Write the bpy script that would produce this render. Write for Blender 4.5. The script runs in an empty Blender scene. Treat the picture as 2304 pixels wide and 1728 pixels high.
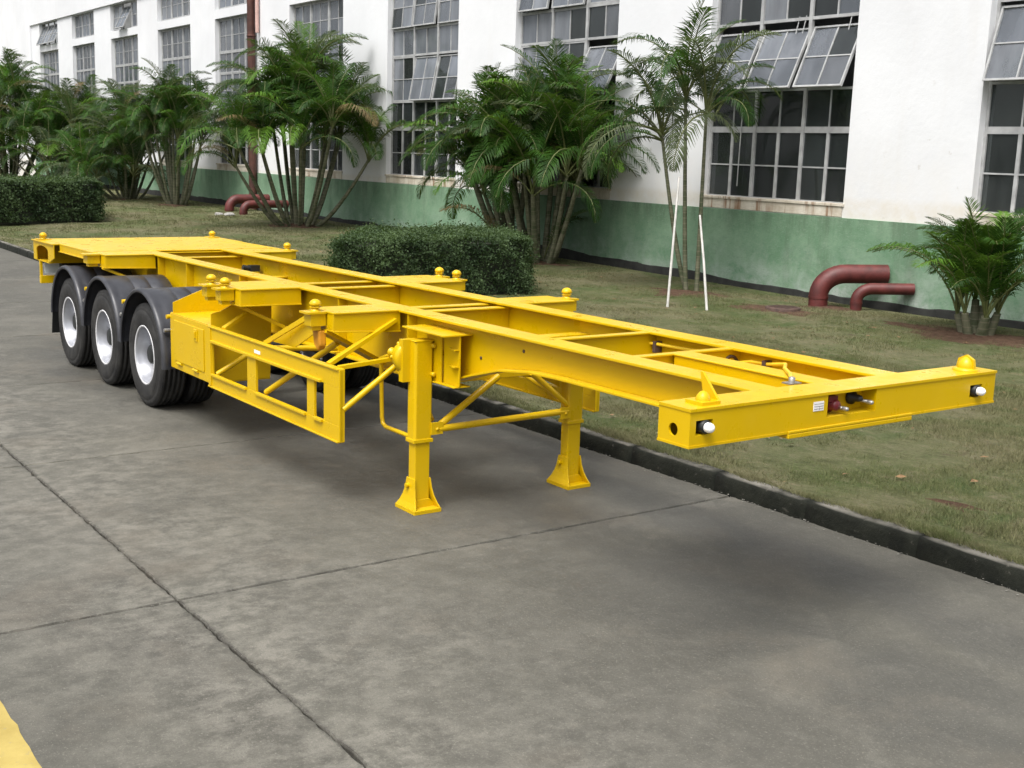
import bpy, bmesh, math, random
import numpy as np
from mathutils import Vector, Matrix
random.seed(7); RNG = np.random.default_rng(7)
R = math.radians
scene = bpy.context.scene
COL = scene.collection

# ------------------------------------------------------------------ camera
cam_d = bpy.data.cameras.new('camera'); cam = bpy.data.objects.new('camera', cam_d); COL.objects.link(cam)
YAW, PIT, ROLL, FPX = 2.5241, -0.1812, 0.0280, 2696.03
_f = Vector((math.cos(PIT)*math.cos(YAW), math.cos(PIT)*math.sin(YAW), math.sin(PIT)))
_s = _f.cross(Vector((0, 0, 1))).normalized(); _u = _s.cross(_f)
_c, _n = math.cos(ROLL), math.sin(ROLL)
_r2 = _c*_s + _n*_u; _u2 = -_n*_s + _c*_u
_m = Matrix((_r2, _u2, -_f)).transposed().to_4x4(); _m.translation = Vector((4.0487, -5.1236, 2.5335))
cam.matrix_world = _m
cam_d.sensor_width = 36; cam_d.lens = 36*FPX/2304; cam_d.clip_start = .1; cam_d.clip_end = 900
scene.camera = cam
CAM = _m.translation.copy()

# ------------------------------------------------------------------ daylight (bright overcast)
SUN_EL, SUN_AZ = R(61), R(-62)          # azimuth measured from +X towards +Y
world = bpy.data.worlds.new('World'); scene.world = world; world.use_nodes = True
wn = world.node_tree.nodes; wl = world.node_tree.links; wn.clear()
sky = wn.new('ShaderNodeTexSky'); sky.sky_type = 'NISHITA'; sky.sun_disc = False
sky.sun_elevation = SUN_EL; sky.sun_rotation = R(90) - SUN_AZ
sky.air_density = 1.0; sky.dust_density = 6.0; sky.ozone_density = 1.0
hsv = wn.new('ShaderNodeHueSaturation'); hsv.inputs['Saturation'].default_value = .22
bg = wn.new('ShaderNodeBackground'); bg.inputs['Strength'].default_value = .14
wo = wn.new('ShaderNodeOutputWorld')
wl.new(sky.outputs[0], hsv.inputs['Color']); wl.new(hsv.outputs[0], bg.inputs[0]); wl.new(bg.outputs[0], wo.inputs[0])
sun_d = bpy.data.lights.new('sun', 'SUN'); sun_d.energy = 1.5; sun_d.angle = R(28); sun_d.color = (1, .965, .92)
sun = bpy.data.objects.new('sun', sun_d); COL.objects.link(sun)
_sd = Vector((math.cos(SUN_EL)*math.cos(SUN_AZ), math.cos(SUN_EL)*math.sin(SUN_AZ), math.sin(SUN_EL)))
sun.rotation_euler = _sd.to_track_quat('Z', 'Y').to_euler(); sun.location = (0, -10, 30)
scene.view_settings.view_transform = 'Standard'; scene.view_settings.look = 'None'
scene.view_settings.gamma = 1; scene.view_settings.exposure = 0.82
scene.view_settings.use_curve_mapping = False
scene.render.engine = 'CYCLES'
scene.render.resolution_x = 1024; scene.render.resolution_y = 768

# ------------------------------------------------------------------ material helpers
class NT:
    def __init__(s, name):
        s.m = bpy.data.materials.new(name); s.m.use_nodes = True
        s.t = s.m.node_tree; s.t.nodes.clear()
        s.out = s.t.nodes.new('ShaderNodeOutputMaterial')
    def n(s, typ, **kw):
        o = s.t.nodes.new(typ)
        for k, v in kw.items(): setattr(o, k, v)
        return o
    def set(s, sock, v):
        if hasattr(v, 'is_linked') or isinstance(v, bpy.types.NodeSocket): s.t.links.new(v, sock)
        elif v is not None:
            if isinstance(v, (tuple, list)) and len(v) == 3 and sock.type == 'RGBA': v = (*v, 1)
            sock.default_value = v
    def pos(s): return s.n('ShaderNodeNewGeometry').outputs['Position']
    def obj(s): return s.n('ShaderNodeTexCoord').outputs['Object']
    def rnd(s): return s.n('ShaderNodeObjectInfo').outputs['Random']
    def scale(s, v, sc, off=(0, 0, 0)):
        o = s.n('ShaderNodeMapping'); s.set(o.inputs[0], v); o.inputs['Scale'].default_value = sc; o.inputs['Location'].default_value = off
        return o.outputs[0]
    def noise(s, v, sc, det=4, rough=.55, dist=0):
        o = s.n('ShaderNodeTexNoise'); s.set(o.inputs['Vector'], v)
        o.inputs['Scale'].default_value = sc; o.inputs['Detail'].default_value = det
        o.inputs['Roughness'].default_value = rough; o.inputs['Distortion'].default_value = dist
        return o.outputs['Fac']
    def vor(s, v, sc):
        o = s.n('ShaderNodeTexVoronoi'); s.set(o.inputs['Vector'], v); o.inputs['Scale'].default_value = sc
        return o.outputs['Distance']
    def rng(s, v, a, b, c=0., d=1.):
        o = s.n('ShaderNodeMapRange'); s.set(o.inputs[0], v)
        for i, k in enumerate((a, b, c, d)): o.inputs[i+1].default_value = k
        return o.outputs[0]
    def math(s, op, a, b=None, c=None):
        o = s.n('ShaderNodeMath', operation=op); s.set(o.inputs[0], a)
        if b is not None: s.set(o.inputs[1], b)
        if c is not None: s.set(o.inputs[2], c)
        return o.outputs[0]
    def mix(s, f, a, b, mode='MIX'):
        o = s.n('ShaderNodeMix', data_type='RGBA', blend_type=mode)
        s.set(o.inputs[0], f); s.set(o.inputs[6], a); s.set(o.inputs[7], b)
        return o.outputs[2]
    def sep(s, v):
        o = s.n('ShaderNodeSeparateXYZ'); s.set(o.inputs[0], v); return o.outputs
    def bump(s, h, strength=.3, dist=.01):
        o = s.n('ShaderNodeBump'); s.set(o.inputs['Height'], h); o.inputs['Strength'].default_value = strength
        o.inputs['Distance'].default_value = dist; return o.outputs[0]
    def bsdf(s, col, rough=.6, metal=0, nrm=None, spec=.5, coat=0):
        o = s.n('ShaderNodeBsdfPrincipled'); s.set(o.inputs['Base Color'], col); s.set(o.inputs['Roughness'], rough)
        s.set(o.inputs['Metallic'], metal); s.set(o.inputs['Specular IOR Level'], spec)
        o.inputs['Coat Weight'].default_value = coat; o.inputs['Coat Roughness'].default_value = .15
        if nrm is not None: s.set(o.inputs['Normal'], nrm)
        return o.outputs[0]
    def done(s, sh): s.t.links.new(sh, s.out.inputs[0]); return s.m

def m_simple(name, col, rough=.5, metal=0, var=.15, sc=12, spec=.5, bump=0):
    t = NT(name); p = t.pos(); n = t.noise(p, sc, 5)
    c = t.mix(t.rng(n, .3, .7), tuple(k*(1-var) for k in col), tuple(min(1, k*(1+var)) for k in col))
    nr = t.bump(t.noise(p, sc*6, 4), bump, .004) if bump else None
    return t.done(t.bsdf(c, rough, metal, nr, spec))

def m_yellow():
    t = NT('yellow_paint'); p = t.pos()
    n = t.noise(p, 2.2, 5); c = t.mix(t.rng(n, .3, .7), (.56, .358, .0002), (.60, .388, .0003))
    dirt = t.rng(t.noise(p, 9, 8, .65), .62, .8); c = t.mix(t.math('MULTIPLY', dirt, .05), c, (.33, .23, .03))
    dust = t.math('MULTIPLY', t.rng(t.sep(t.n('ShaderNodeNewGeometry').outputs['Normal'])[2], .5, 1), t.rng(t.noise(p, 1.7, 7, .65), .4, .7)); c = t.mix(t.math('MULTIPLY', dust, .12), c, (.55, .44, .20))
    r = t.rng(t.noise(p, 5, 6, .65), .35, .65, .24, .44)
    return t.done(t.bsdf(c, r, 0, t.bump(t.noise(p, 35, 3), .06, .004), .38))

def m_concrete():
    t = NT('concrete'); p = t.pos(); x, y, z = t.sep(p)
    big = t.noise(p, .42, 5, .6); mid = t.noise(p, 1.5, 9, .66); fine = t.noise(p, 8, 9, .72); grit = t.noise(p, 120, 3, .6)
    c = t.mix(t.rng(mid, .28, .72), (.068, .066, .055), (.110, .106, .088))
    c = t.mix(t.rng(big, .38, .60, 0, .65), c, (.066, .064, .055))
    big2 = t.noise(p, .8, 7, .62); c = t.mix(t.rng(big2, .50, .66, 0, .42), c, (.150, .142, .119))
    c = t.mix(t.rng(fine, .48, .70, 0, .24), c, (.160, .154, .131))
    f2 = t.noise(p, 3.6, 10, .70); c = t.mix(t.rng(f2, .54, .66, 0, .26), c, (.175, .168, .143))
    c = t.mix(t.rng(f2, .34, .46, .22, 0), c, (.054, .052, .045))
    f3 = t.noise(p, 22, 8, .75); c = t.mix(t.rng(f3, .55, .66, 0, .24), c, (.19, .182, .155)); c = t.mix(t.rng(f3, .36, .45, .26, 0), c, (.046, .044, .039))
    # pale leached strips beside the joints
    d1 = t.math('ABSOLUTE', t.math('ADD', y, 2.86)); d2 = t.math('ABSOLUTE', t.math('ADD', x, 2.42))
    pale = t.math('MAXIMUM', t.rng(d1, .1, 1.9, 1, 0), t.math('MULTIPLY', t.rng(d2, 0, .35, 1, 0), .7))
    pale = t.math('MULTIPLY', pale, t.math('MULTIPLY', t.rng(t.noise(p, 1.1, 4, .6), .3, .55, .35, 1), t.rng(t.noise(t.scale(p, (1.3, 1, 1)), 5.0, 10, .74), .43, .60)))
    c = t.mix(t.math('MULTIPLY', pale, .50), c, (.245, .233, .198))
    # oil and damp stains with their own shapes
    def spot(cx, cy, rx, ry):
        a = t.math('DIVIDE', t.math('ADD', x, -cx), rx); b = t.math('DIVIDE', t.math('ADD', y, -cy), ry)
        q = t.math('ADD', t.math('MULTIPLY', a, a), t.math('MULTIPLY', b, b))
        q = t.math('ADD', q, t.rng(t.noise(p, 1.3, 6, .65, .6), .2, .8, -.8, .8))
        return t.rng(q, .25, 1.15, 1, 0)
    st = None
    for a in ((-1.1, -.25, 1.3, .75), (.9, -.2, 1.0, .6), (-4.6, -.2, 3.2, 1.0), (-1.9, .9, 2.8, .33), (.9, .75, 1.4, .35), (-10, -.9, 2.5, .8)):
        k = spot(*a); st = k if st is None else t.math('MAXIMUM', st, k)
    c = t.mix(t.math('MULTIPLY', st, .36), c, (.040, .041, .039))
    wob = t.rng(t.noise(p, 16, 8, .8), .25, .75, -.03, .03)
    j1 = t.rng(t.math('ABSOLUTE', t.math('ADD', d1, wob)), .004, .030, 1, 0); j2 = t.rng(t.math('ABSOLUTE', t.math('ADD', d2, t.math('MULTIPLY', wob, .25))), .006, .020, 1, 0)
    c = t.mix(t.math('MULTIPLY', t.math('MAXIMUM', j1, j2), .7), c, (.035, .032, .027))
    br = t.rng(t.noise(p, .9, 6, .62), .54, .68); c = t.mix(t.math('MULTIPLY', br, .35), c, (.112, .095, .072))
    tint = t.rng(t.rnd(), 0, 1, .86, 1.12); cc = t.n('ShaderNodeCombineColor')
    for i in range(3): t.set(cc.inputs[i], tint)
    c = t.mix(1, c, cc.outputs[0], 'MULTIPLY')
    c = t.mix(t.rng(grit, .52, .70, 0, .5), c, (.06, .056, .05)); c = t.mix(t.rng(t.noise(p, 70, 4, .7), .56, .70, 0, .45), c, (.26, .245, .21))
    pit = t.rng(t.vor(p, 26), .03, .09, .55, 0); c = t.mix(pit, c, (.06, .055, .05))
    rough = t.math('SUBTRACT', t.rng(fine, .3, .7, .62, .85), t.math('MULTIPLY', st, .16))
    h = t.math('ADD', t.math('MULTIPLY', fine, .7), t.math('MULTIPLY', grit, .35))
    return t.done(t.bsdf(c, rough, 0, t.bump(h, .5, .008), .3))

def m_joint():
    t = NT('joint_dirt'); p = t.pos()
    return t.done(t.bsdf(t.mix(t.noise(p, 20, 5), (.008, .008, .006), (.028, .026, .020)), .95))

def m_stripe():
    t = NT('stripe_paint'); p = t.pos()
    c = t.mix(t.rng(t.noise(p, 6, 6, .6), .3, .7), (.30, .225, .055), (.40, .31, .09))
    c = t.mix(t.rng(t.noise(p, 22, 6, .7), .6, .72, 0, .8), c, (.2, .18, .13))
    return t.done(t.bsdf(c, .75, 0, t.bump(t.noise(p, 60, 4), .3, .004)))

def m_kerb():
    t = NT('kerb_stone'); p = t.pos(); x, y, z = t.sep(p)
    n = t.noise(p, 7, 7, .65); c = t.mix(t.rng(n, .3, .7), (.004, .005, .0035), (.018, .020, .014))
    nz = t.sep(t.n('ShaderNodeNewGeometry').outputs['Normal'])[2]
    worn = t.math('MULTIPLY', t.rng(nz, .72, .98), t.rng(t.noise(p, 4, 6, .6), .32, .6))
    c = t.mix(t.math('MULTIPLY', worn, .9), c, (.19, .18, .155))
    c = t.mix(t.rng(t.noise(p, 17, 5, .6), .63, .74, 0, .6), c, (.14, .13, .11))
    return t.done(t.bsdf(c, .9, 0, t.bump(t.noise(p, 24, 8, .7), .7, .02), .25))

def lawn_color(t, p, bladed=False):
    a = t.noise(p, .55, 5, .6, .3); b = t.noise(p, 2.3, 6, .65, .3); c3 = t.noise(p, 14, 6, .7)
    c = t.mix(t.rng(b, .32, .68), (.046, .086, .019), (.115, .134, .052))
    c = t.mix(t.rng(a, .40, .60, 0, .7), c, (.185, .165, .100))
    e = t.noise(t.scale(p, (1, 1.6, 1)), 4.5, 8, .72); c = t.mix(t.rng(e, .53, .64, 0, .7), c, (.215, .19, .125)); c = t.mix(t.rng(e, .36, .46, .65, 0), c, (.036, .052, .018))
    c = t.mix(t.rng(c3, .45, .72, 0, .5), c, (.205, .190, .11))
    g = t.rng(t.noise(p, 1.15, 5, .6, .5), .55, .67); c = t.mix(t.math('MULTIPLY', g, .7), c, (.050, .098, .028))
    return c

def m_lawn():
    t = NT('lawn_soil'); p = t.pos(); c = lawn_color(t, p)
    c = t.mix(t.rng(t.noise(p, 38, 6, .75), .40, .66), t.mix(.5, c, (.05, .043, .024)), c)
    c = t.mix(t.rng(t.noise(p, .8, 6, .65, .6), .63, .70, 0, .8), c, (.085, .06, .042))
    return t.done(t.bsdf(c, .95, 0, t.bump(t.noise(p, 46, 7, .75), .9, .03), .15))

def m_blade():
    t = NT('grass_blade'); p = t.pos(); c = lawn_color(t, p)
    c = t.mix(t.rng(t.noise(p, 90, 2), .35, .7, 0, .7), c, (.22, .215, .115))
    d = t.n('ShaderNodeBsdfDiffuse'); t.set(d.inputs[0], c); tr = t.n('ShaderNodeBsdfTranslucent'); t.set(tr.inputs[0], c)
    mx = t.n('ShaderNodeMixShader'); mx.inputs[0].default_value = .25
    t.t.links.new(d.outputs[0], mx.inputs[1]); t.t.links.new(tr.outputs[0], mx.inputs[2])
    return t.done(mx.outputs[0])

def m_soil():
    t = NT('bare_soil'); p = t.pos()
    c = t.mix(t.rng(t.noise(p, 9, 7, .7), .3, .7), (.052, .030, .020), (.135, .085, .058))
    return t.done(t.bsdf(c, 1, 0, t.bump(t.noise(p, 22, 8, .75), 1, .04), .1))

def m_wall():
    t = NT('white_plaster'); p = t.pos(); x, y, z = t.sep(p)
    c = t.mix(t.rng(t.noise(p, .5, 6, .6, .3), .35, .7), (.70, .71, .725), (.63, .64, .655))
    st = t.rng(t.noise(t.scale(p, (1.6, 1.6, .22)), 1.4, 7, .65), .56, .8, 0, .35); c = t.mix(st, c, (.60, .59, .57))
    low = t.rng(z, 2.05, 3.4, 1, 0); c = t.mix(t.math('MULTIPLY', low, t.rng(t.noise(p, 2.2, 7, .65), .35, .7, .1, .5)), c, (.68, .66, .62))
    chip = t.math('MULTIPLY', t.rng(t.noise(p, 3.3, 5, .65), .64, .68), t.rng(z, 3.0, 4.6, 1, .15))
    c = t.mix(t.math('MULTIPLY', chip, .5), c, (.47, .45, .42))
    band = t.rng(z, 2.0, 2.12, 1, 0); c = t.mix(t.math('MULTIPLY', band, t.rng(t.noise(p, 3.5, 8, .7), .35, .7, .2, .85)), c, (.60, .56, .48))
    return t.done(t.bsdf(c, .85, 0, t.bump(t.noise(p, 7, 8, .65), .25, .02), .2))

def m_sill():
    t = NT('stained_sill'); p = t.pos()
    c = t.mix(t.rng(t.noise(p, 2.5, 6, .65), .35, .65), (.62, .58, .50), (.42, .37, .29))
    dr = t.rng(t.noise(t.scale(p, (9, 9, .35)), 1.0, 5, .6), .52, .62)
    dr = t.math('MULTIPLY', dr, t.rng(t.noise(p, .8, 3), .45, .6)); c = t.mix(t.math('MULTIPLY', dr, .85), c, (.20, .10, .045))
    return t.done(t.bsdf(c, .9, 0, t.bump(t.noise(p, 14, 6), .3, .02), .2))

def m_green():
    t = NT('green_dado_paint'); p = t.pos(); x, y, z = t.sep(p)
    c = t.mix(t.rng(t.noise(p, 1.3, 7, .65, .3), .35, .68), (.118, .218, .130), (.205, .312, .208))
    dk = t.rng(t.noise(t.scale(p, (1.3, 1.3, .2)), 1.3, 6, .65), .54, .72); c = t.mix(t.math('MULTIPLY', dk, .6), c, (.085, .125, .078)); tp = t.math('MULTIPLY', t.rng(z, 1.2, 1.66), t.rng(t.noise(t.scale(p, (1.5, 1.5, .25)), 2.2, 7, .7), .40, .62)); c = t.mix(t.math('MULTIPLY', tp, .55), c, (.07, .105, .066))  # tp: streaky top stain, with the ledge's shadow line painted into the green
    pl = t.math('MULTIPLY', t.rng(z, .25, 1.25, 1, 0), t.rng(t.noise(p, 2.6, 8, .7, .5), .42, .66)); c = t.mix(t.math('MULTIPLY', pl, .75), c, (.32, .37, .33))
    bl = t.math('MULTIPLY', t.rng(z, .1, .55, 1, 0), t.rng(t.noise(p, 1.1, 6, .7, .5), .5, .6)); c = t.mix(t.math('MULTIPLY', bl, .7), c, (.45, .46, .45))
    c = t.mix(t.rng(t.noise(t.scale(p, (1, 1, 2.2)), 13, 8, .75), .52, .70, 0, .5), c, (.085, .15, .10)); c = t.mix(t.rng(t.noise(t.scale(p, (1, 1, 2.5)), 21, 8, .75), .55, .68, 0, .35), c, (.36, .42, .36))
    return t.done(t.bsdf(c, .8, 0, t.bump(t.noise(p, 8, 8, .7), .4, .02), .25))

def m_glass(name, dust, col):  # dust: amount of the tint, dust and painted sky reflections together
    t = NT(name); r = t.rnd(); o = t.pos()
    g = t.n('ShaderNodeBsdfGlossy'); g.inputs['Roughness'].default_value = .04
    g.inputs[0].default_value = (.9, .93, .95, 1)
    tr = t.n('ShaderNodeBsdfTransparent'); tr.inputs[0].default_value = (.70, .76, .74, 1)
    df = t.n('ShaderNodeBsdfDiffuse')
    strk = t.rng(t.noise(t.scale(o, (2.6, 2.6, .5)), 1.2, 5, .6), .35, .7)
    t.set(df.inputs[0], t.mix(t.rng(r, 0, 1, 0, .5), t.mix(strk, tuple(k*.85 for k in col), tuple(min(1, k*1.15) for k in col)), tuple(k*f for k, f in zip(col, (.62, .70, .80)))))  # dust tint also carries painted sky reflections, varied from pane to pane
    f1 = t.n('ShaderNodeMixShader'); t.set(f1.inputs[0], t.math('ADD', t.rng(t.math('FRACT', t.math('MULTIPLY', r, 7.3)), 0, 1, dust*.55, min(.97, dust*1.25)), t.rng(strk, 0, 1, -.05, .08)))
    t.t.links.new(tr.outputs[0], f1.inputs[1]); t.t.links.new(df.outputs[0], f1.inputs[2])
    fr = t.n('ShaderNodeFresnel'); fr.inputs[0].default_value = 1.6
    f2 = t.n('ShaderNodeMixShader'); t.t.links.new(fr.outputs[0], f2.inputs[0])
    t.t.links.new(f1.outputs[0], f2.inputs[1]); t.t.links.new(g.outputs[0], f2.inputs[2])
    return t.done(f2.outputs[0])

def m_leaf(name, dark, light, tl=.28, patch=0):
    t = NT(name); p = t.pos(); r = t.rnd()
    f = t.math('ADD', t.math('MULTIPLY', r, .62), t.rng(t.noise(p, 3.0, 3), .3, .7, -.1, .4))
    if patch: f = t.math('ADD', t.rng(t.noise(p, 1.7, 4), .35, .65, 0, .75), t.rng(t.noise(p, 60, 2), .3, .7, -.25, .4))
    c = t.mix(f, dark, light)
    if patch: c = t.mix(t.rng(t.noise(p, 25, 3), .68, .76, 0, .7), c, (.14, .16, .05))
    b = t.n('ShaderNodeBsdfPrincipled'); t.set(b.inputs['Base Color'], c); b.inputs['Roughness'].default_value = .6 if patch else .5
    b.inputs['Specular IOR Level'].default_value = .2 if patch else .18
    tr = t.n('ShaderNodeBsdfTranslucent'); t.set(tr.inputs[0], t.mix(.5, c, (.12, .2, .02)))
    mx = t.n('ShaderNodeMixShader'); mx.inputs[0].default_value = tl
    t.t.links.new(b.outputs[0], mx.inputs[1]); t.t.links.new(tr.outputs[0], mx.inputs[2])
    return t.done(mx.outputs[0])

def m_stem():
    t = NT('palm_stem'); p = t.pos(); z = t.sep(p)[2]
    w = t.math('SINE', t.math('MULTIPLY', z, 60)); c = t.mix(t.rng(t.noise(p, 5, 5), .35, .7), (.055, .068, .032), (.15, .145, .095))
    c = t.mix(t.rng(w, .75, 1, 0, .5), c, (.20, .18, .13))
    return t.done(t.bsdf(c, .7, 0, t.bump(t.noise(p, 30, 4), .3, .01), .3))

def m_tyre():
    t = NT('tyre_rubber'); p = t.pos()
    c = t.mix(t.rng(t.noise(p, 6, 7, .65), .35, .7), (.010, .010, .0105), (.034, .033, .031))
    return t.done(t.bsdf(c, t.rng(t.noise(p, 9, 4), .3, .7, .5, .8), 0, t.bump(t.noise(p, 50, 4), .15, .004), .4))

def m_fender():
    t = NT('fender_plastic'); p = t.pos()
    c = t.mix(t.rng(t.noise(p, 4, 6, .65), .35, .7), (.022, .023, .028), (.046, .048, .056))
    return t.done(t.bsdf(c, t.rng(t.noise(p, 7, 4), .3, .7, .32, .5), 0, t.bump(t.noise(p, 25, 4), .1, .004), .5))

M = dict(
    yellow=m_yellow(), concrete=m_concrete(), joint=m_joint(), stripe=m_stripe(), kerb=m_kerb(), lawn=m_lawn(), blade=m_blade(), soil=m_soil(),
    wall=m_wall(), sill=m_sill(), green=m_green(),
    clear=m_glass('clear_glass', .42, (.062, .070, .068)), dusty_reflect=m_glass('dusty_reflect_glass', .74, (.20, .212, .232)),
    frame=m_simple('window_steel', (.34, .345, .345), .6, 0, .22, 5, bump=.2),
    interior=m_simple('interior_plaster', (.16, .165, .16), .9, 0, .3, 1.2),
    palm=m_leaf('palm_leaf', (.006, .023, .0035), (.038, .105, .010)), palm_fresh=m_leaf('fresh_palm_leaf', (.030, .090, .008), (.10, .20, .02)),
    palm_pale=m_leaf('pale_palm_leaf', (.030, .052, .022), (.105, .125, .065)),
    palm_dead=m_leaf('dead_palm_leaf', (.10, .07, .03), (.20, .15, .075)),
    orange=m_simple('orange_primer', (.44, .19, .004), .6, 0, .25, 12),
    rachis=m_simple('frond_stalk', (.09, .105, .03), .6, 0, .3, 6), stem=m_stem(),
    hedge=m_leaf('hedge_leaf', (.016, .034, .013), (.085, .130, .052), .25, 1), twig=m_simple('hedge_twig', (.022, .026, .014), .9, 0, .4, 8),
    tyre=m_tyre(), fender=m_fender(), rim=m_simple('silver_paint', (.38, .39, .42), .38, .6, .12, 8), flange=m_simple('white_metal', (.55, .55, .56), .4, 0, .05, 8),
    black=m_simple('black_plastic', (.012, .014, .014), .5, 0, .3, 20), steel=m_simple('bare_steel', (.35, .34, .32), .4, .7, .2, 20),
    rust=m_simple('rust_primer', (.34, .115, .008), .8, 0, .4, 20), white=m_simple('white_lens', (.85, .86, .86), .25, 0, .03, 20),
    redcap=m_simple('red_plastic', (.14, .012, .016), .4, 0, .2, 20), label=m_simple('label_paper', (.8, .79, .77), .5, 0, .04, 30), ink=m_simple('label_ink', (.28, .25, .24), .6),
    redpipe=m_simple('red_pipe_paint', (.088, .016, .014), .55, 0, .35, 6, bump=.25), brownpipe=m_simple('brown_pipe_paint', (.060, .020, .013), .7, 0, .45, 4, bump=.3),
    pinkpipe=m_simple('pink_pipe_paint', (.50, .33, .29), .7, 0, .2, 4), iron=m_simple('rusty_iron', (.075, .045, .035), .8, .1, .35, 15, bump=.4),
    stake=m_simple('white_stake_paint', (.46, .45, .42), .8, 0, .2, 9), stone=m_simple('pale_stone', (.30, .29, .27), .9, 0, .3, 14, bump=.4),
    hose=m_simple('yellow_hose', (.72, .48, .02), .4, 0, .1, 10), lamp_glass=m_simple('pale_lens', (.55, .6, .6), .2, 0, .1, 10))

# ------------------------------------------------------------------ mesh helpers
ORG = {}
class MB:
    def __init__(s): s.v = []; s.f = []; s.sm = []; s.mi = []; s.cur = 0
    def add(s, vs, fs, smooth=False):
        o = len(s.v); s.v += [tuple(v) for v in vs]
        for f in fs: s.f.append(tuple(i+o for i in f)); s.sm.append(smooth); s.mi.append(s.cur)
        return s
    def box(s, x0, x1, y0, y1, z0, z1):
        vs = [(x, y, z) for x in (x0, x1) for y in (y0, y1) for z in (z0, z1)]
        return s.add(vs, [(0, 1, 3, 2), (4, 6, 7, 5), (0, 4, 5, 1), (2, 3, 7, 6), (0, 2, 6, 4), (1, 5, 7, 3)])
    def bar(s, p0, p1, w, h, up=(0, 0, 1)):
        p0 = Vector(p0); p1 = Vector(p1); d = (p1-p0).normalized(); a = d.cross(Vector(up)).normalized(); b = a.cross(d)
        vs = [p + a*(i*w/2) + b*(j*h/2) for p in (p0, p1) for i in (-1, 1) for j in (-1, 1)]
        return s.add(vs, [(0, 1, 3, 2), (4, 6, 7, 5), (0, 4, 5, 1), (2, 3, 7, 6), (0, 2, 6, 4), (1, 5, 7, 3)])
    def tube(s, pts, r, n=10, cap=True):
        pts = [Vector(p) for p in pts]; m = len(pts); rr = r if isinstance(r, (list, tuple)) else [r]*m; vs = []
        d = (pts[1]-pts[0]).normalized(); a = d.orthogonal().normalized()
        for i, p in enumerate(pts):
            t = (pts[min(i+1, m-1)]-pts[max(i-1, 0)]).normalized(); a = (a - t*a.dot(t)).normalized(); b = t.cross(a)
            for k in range(n):
                g = 2*math.pi*k/n; vs.append(p + (a*math.cos(g)+b*math.sin(g))*rr[i])
        fs = [(i*n+k, i*n+(k+1) % n, (i+1)*n+(k+1) % n, (i+1)*n+k) for i in range(m-1) for k in range(n)]
        s.add(vs, fs, True)
        if cap: s.add(vs[:n], [tuple(range(n-1, -1, -1))]); s.add(vs[-n:], [tuple(range(n))])
        return s
    def lathe(s, prof, c, axis, n=32, a0=0, a1=2*math.pi, smooth=True):
        """prof: (radius, offset along axis); axis 'x','y','z'; c = centre."""
        full = abs(a1-a0-2*math.pi) < 1e-6; m = n if full else n+1; vs = []
        for (r, o) in prof:
            for k in range(m):
                g = a0+(a1-a0)*k/n; u, w = r*math.cos(g), r*math.sin(g)
                vs.append({'x': (c[0]+o, c[1]+u, c[2]+w), 'y': (c[0]+u, c[1]+o, c[2]+w), 'z': (c[0]+u, c[1]+w, c[2]+o)}[axis])
        fs = []
        for i in range(len(prof)-1):
            for k in range(m if full else m-1):
                j = (k+1) % m; fs.append((i*m+k, i*m+j, (i+1)*m+j, (i+1)*m+k))
        return s.add(vs, fs, smooth)
    def prism(s, poly, plane, a, b):
        """poly in 2D extruded from a to b; plane 'xz' (along y), 'yz' (along x), 'xy' (along z)."""
        def P(u, w, t): return {'xz': (u, t, w), 'yz': (t, u, w), 'xy': (u, w, t)}[plane]
        n = len(poly); vs = [P(u, w, a) for u, w in poly]+[P(u, w, b) for u, w in poly]
        fs = [tuple(range(n)), tuple(range(2*n-1, n-1, -1))]+[(i, i+n, (i+1) % n+n, (i+1) % n) for i in range(n)]
        return s.add(vs, fs)
    def holed(s, u0, u1, w0, w1, cu, cw, r, plane, a, b, n=16):
        def P(u, w, t): return {'xz': (u, t, w), 'yz': (t, u, w), 'xy': (u, w, t)}[plane]
        out = []; inn = []
        for k in range(n):
            g = 2*math.pi*k/n+math.pi/4; dx, dy = math.cos(g), math.sin(g); q = 1/max(abs(dx), abs(dy))
            px, py = dx*q, dy*q
            out.append(((u0+u1)/2+px*(u1-u0)/2, (w0+w1)/2+py*(w1-w0)/2)); inn.append((cu+dx*r, cw+dy*r))
        vs = [P(*p, a) for p in out]+[P(*p, a) for p in inn]+[P(*p, b) for p in out]+[P(*p, b) for p in inn]
        fs = []
        for k in range(n):
            j = (k+1) % n
            fs += [(k, j, n+j, n+k), (2*n+k, 3*n+k, 3*n+j, 2*n+j), (n+k, n+j, 3*n+j, 3*n+k), (k, 2*n+k, 2*n+j, j)]
        return s.add(vs, fs)
    def build(s, name, mat, parent=None, origin=None, bevel=0, fix=True):
        me = bpy.data.meshes.new(name); po = ORG.get(parent.name, Vector()) if parent else Vector()
        V = np.array(s.v, float); c = Vector(((V.min(0)+V.max(0))/2).tolist()) if origin is None else Vector(origin)
        if parent is None and origin is None: c.z = float(V[:, 2].min())
        me.from_pydata((V-np.array(c)).tolist(), [], s.f)
        me.polygons.foreach_set('use_smooth', s.sm)
        mats = mat if isinstance(mat, (list, tuple)) else [mat]
        for k in mats: me.materials.append(k)
        if len(mats) > 1: me.polygons.foreach_set('material_index', s.mi)
        if fix:
            bm = bmesh.new(); bm.from_mesh(me); bmesh.ops.recalc_face_normals(bm, faces=bm.faces); bm.to_mesh(me); bm.free()
        o = bpy.data.objects.new(name, me); COL.objects.link(o)
        o.location = c-po
        if parent: o.parent = parent
        ORG[o.name] = c
        if bevel:
            b = o.modifiers.new('bevel', 'BEVEL'); b.width = bevel; b.segments = 2; b.limit_method = 'ANGLE'; b.angle_limit = R(40)
        return o
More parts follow.
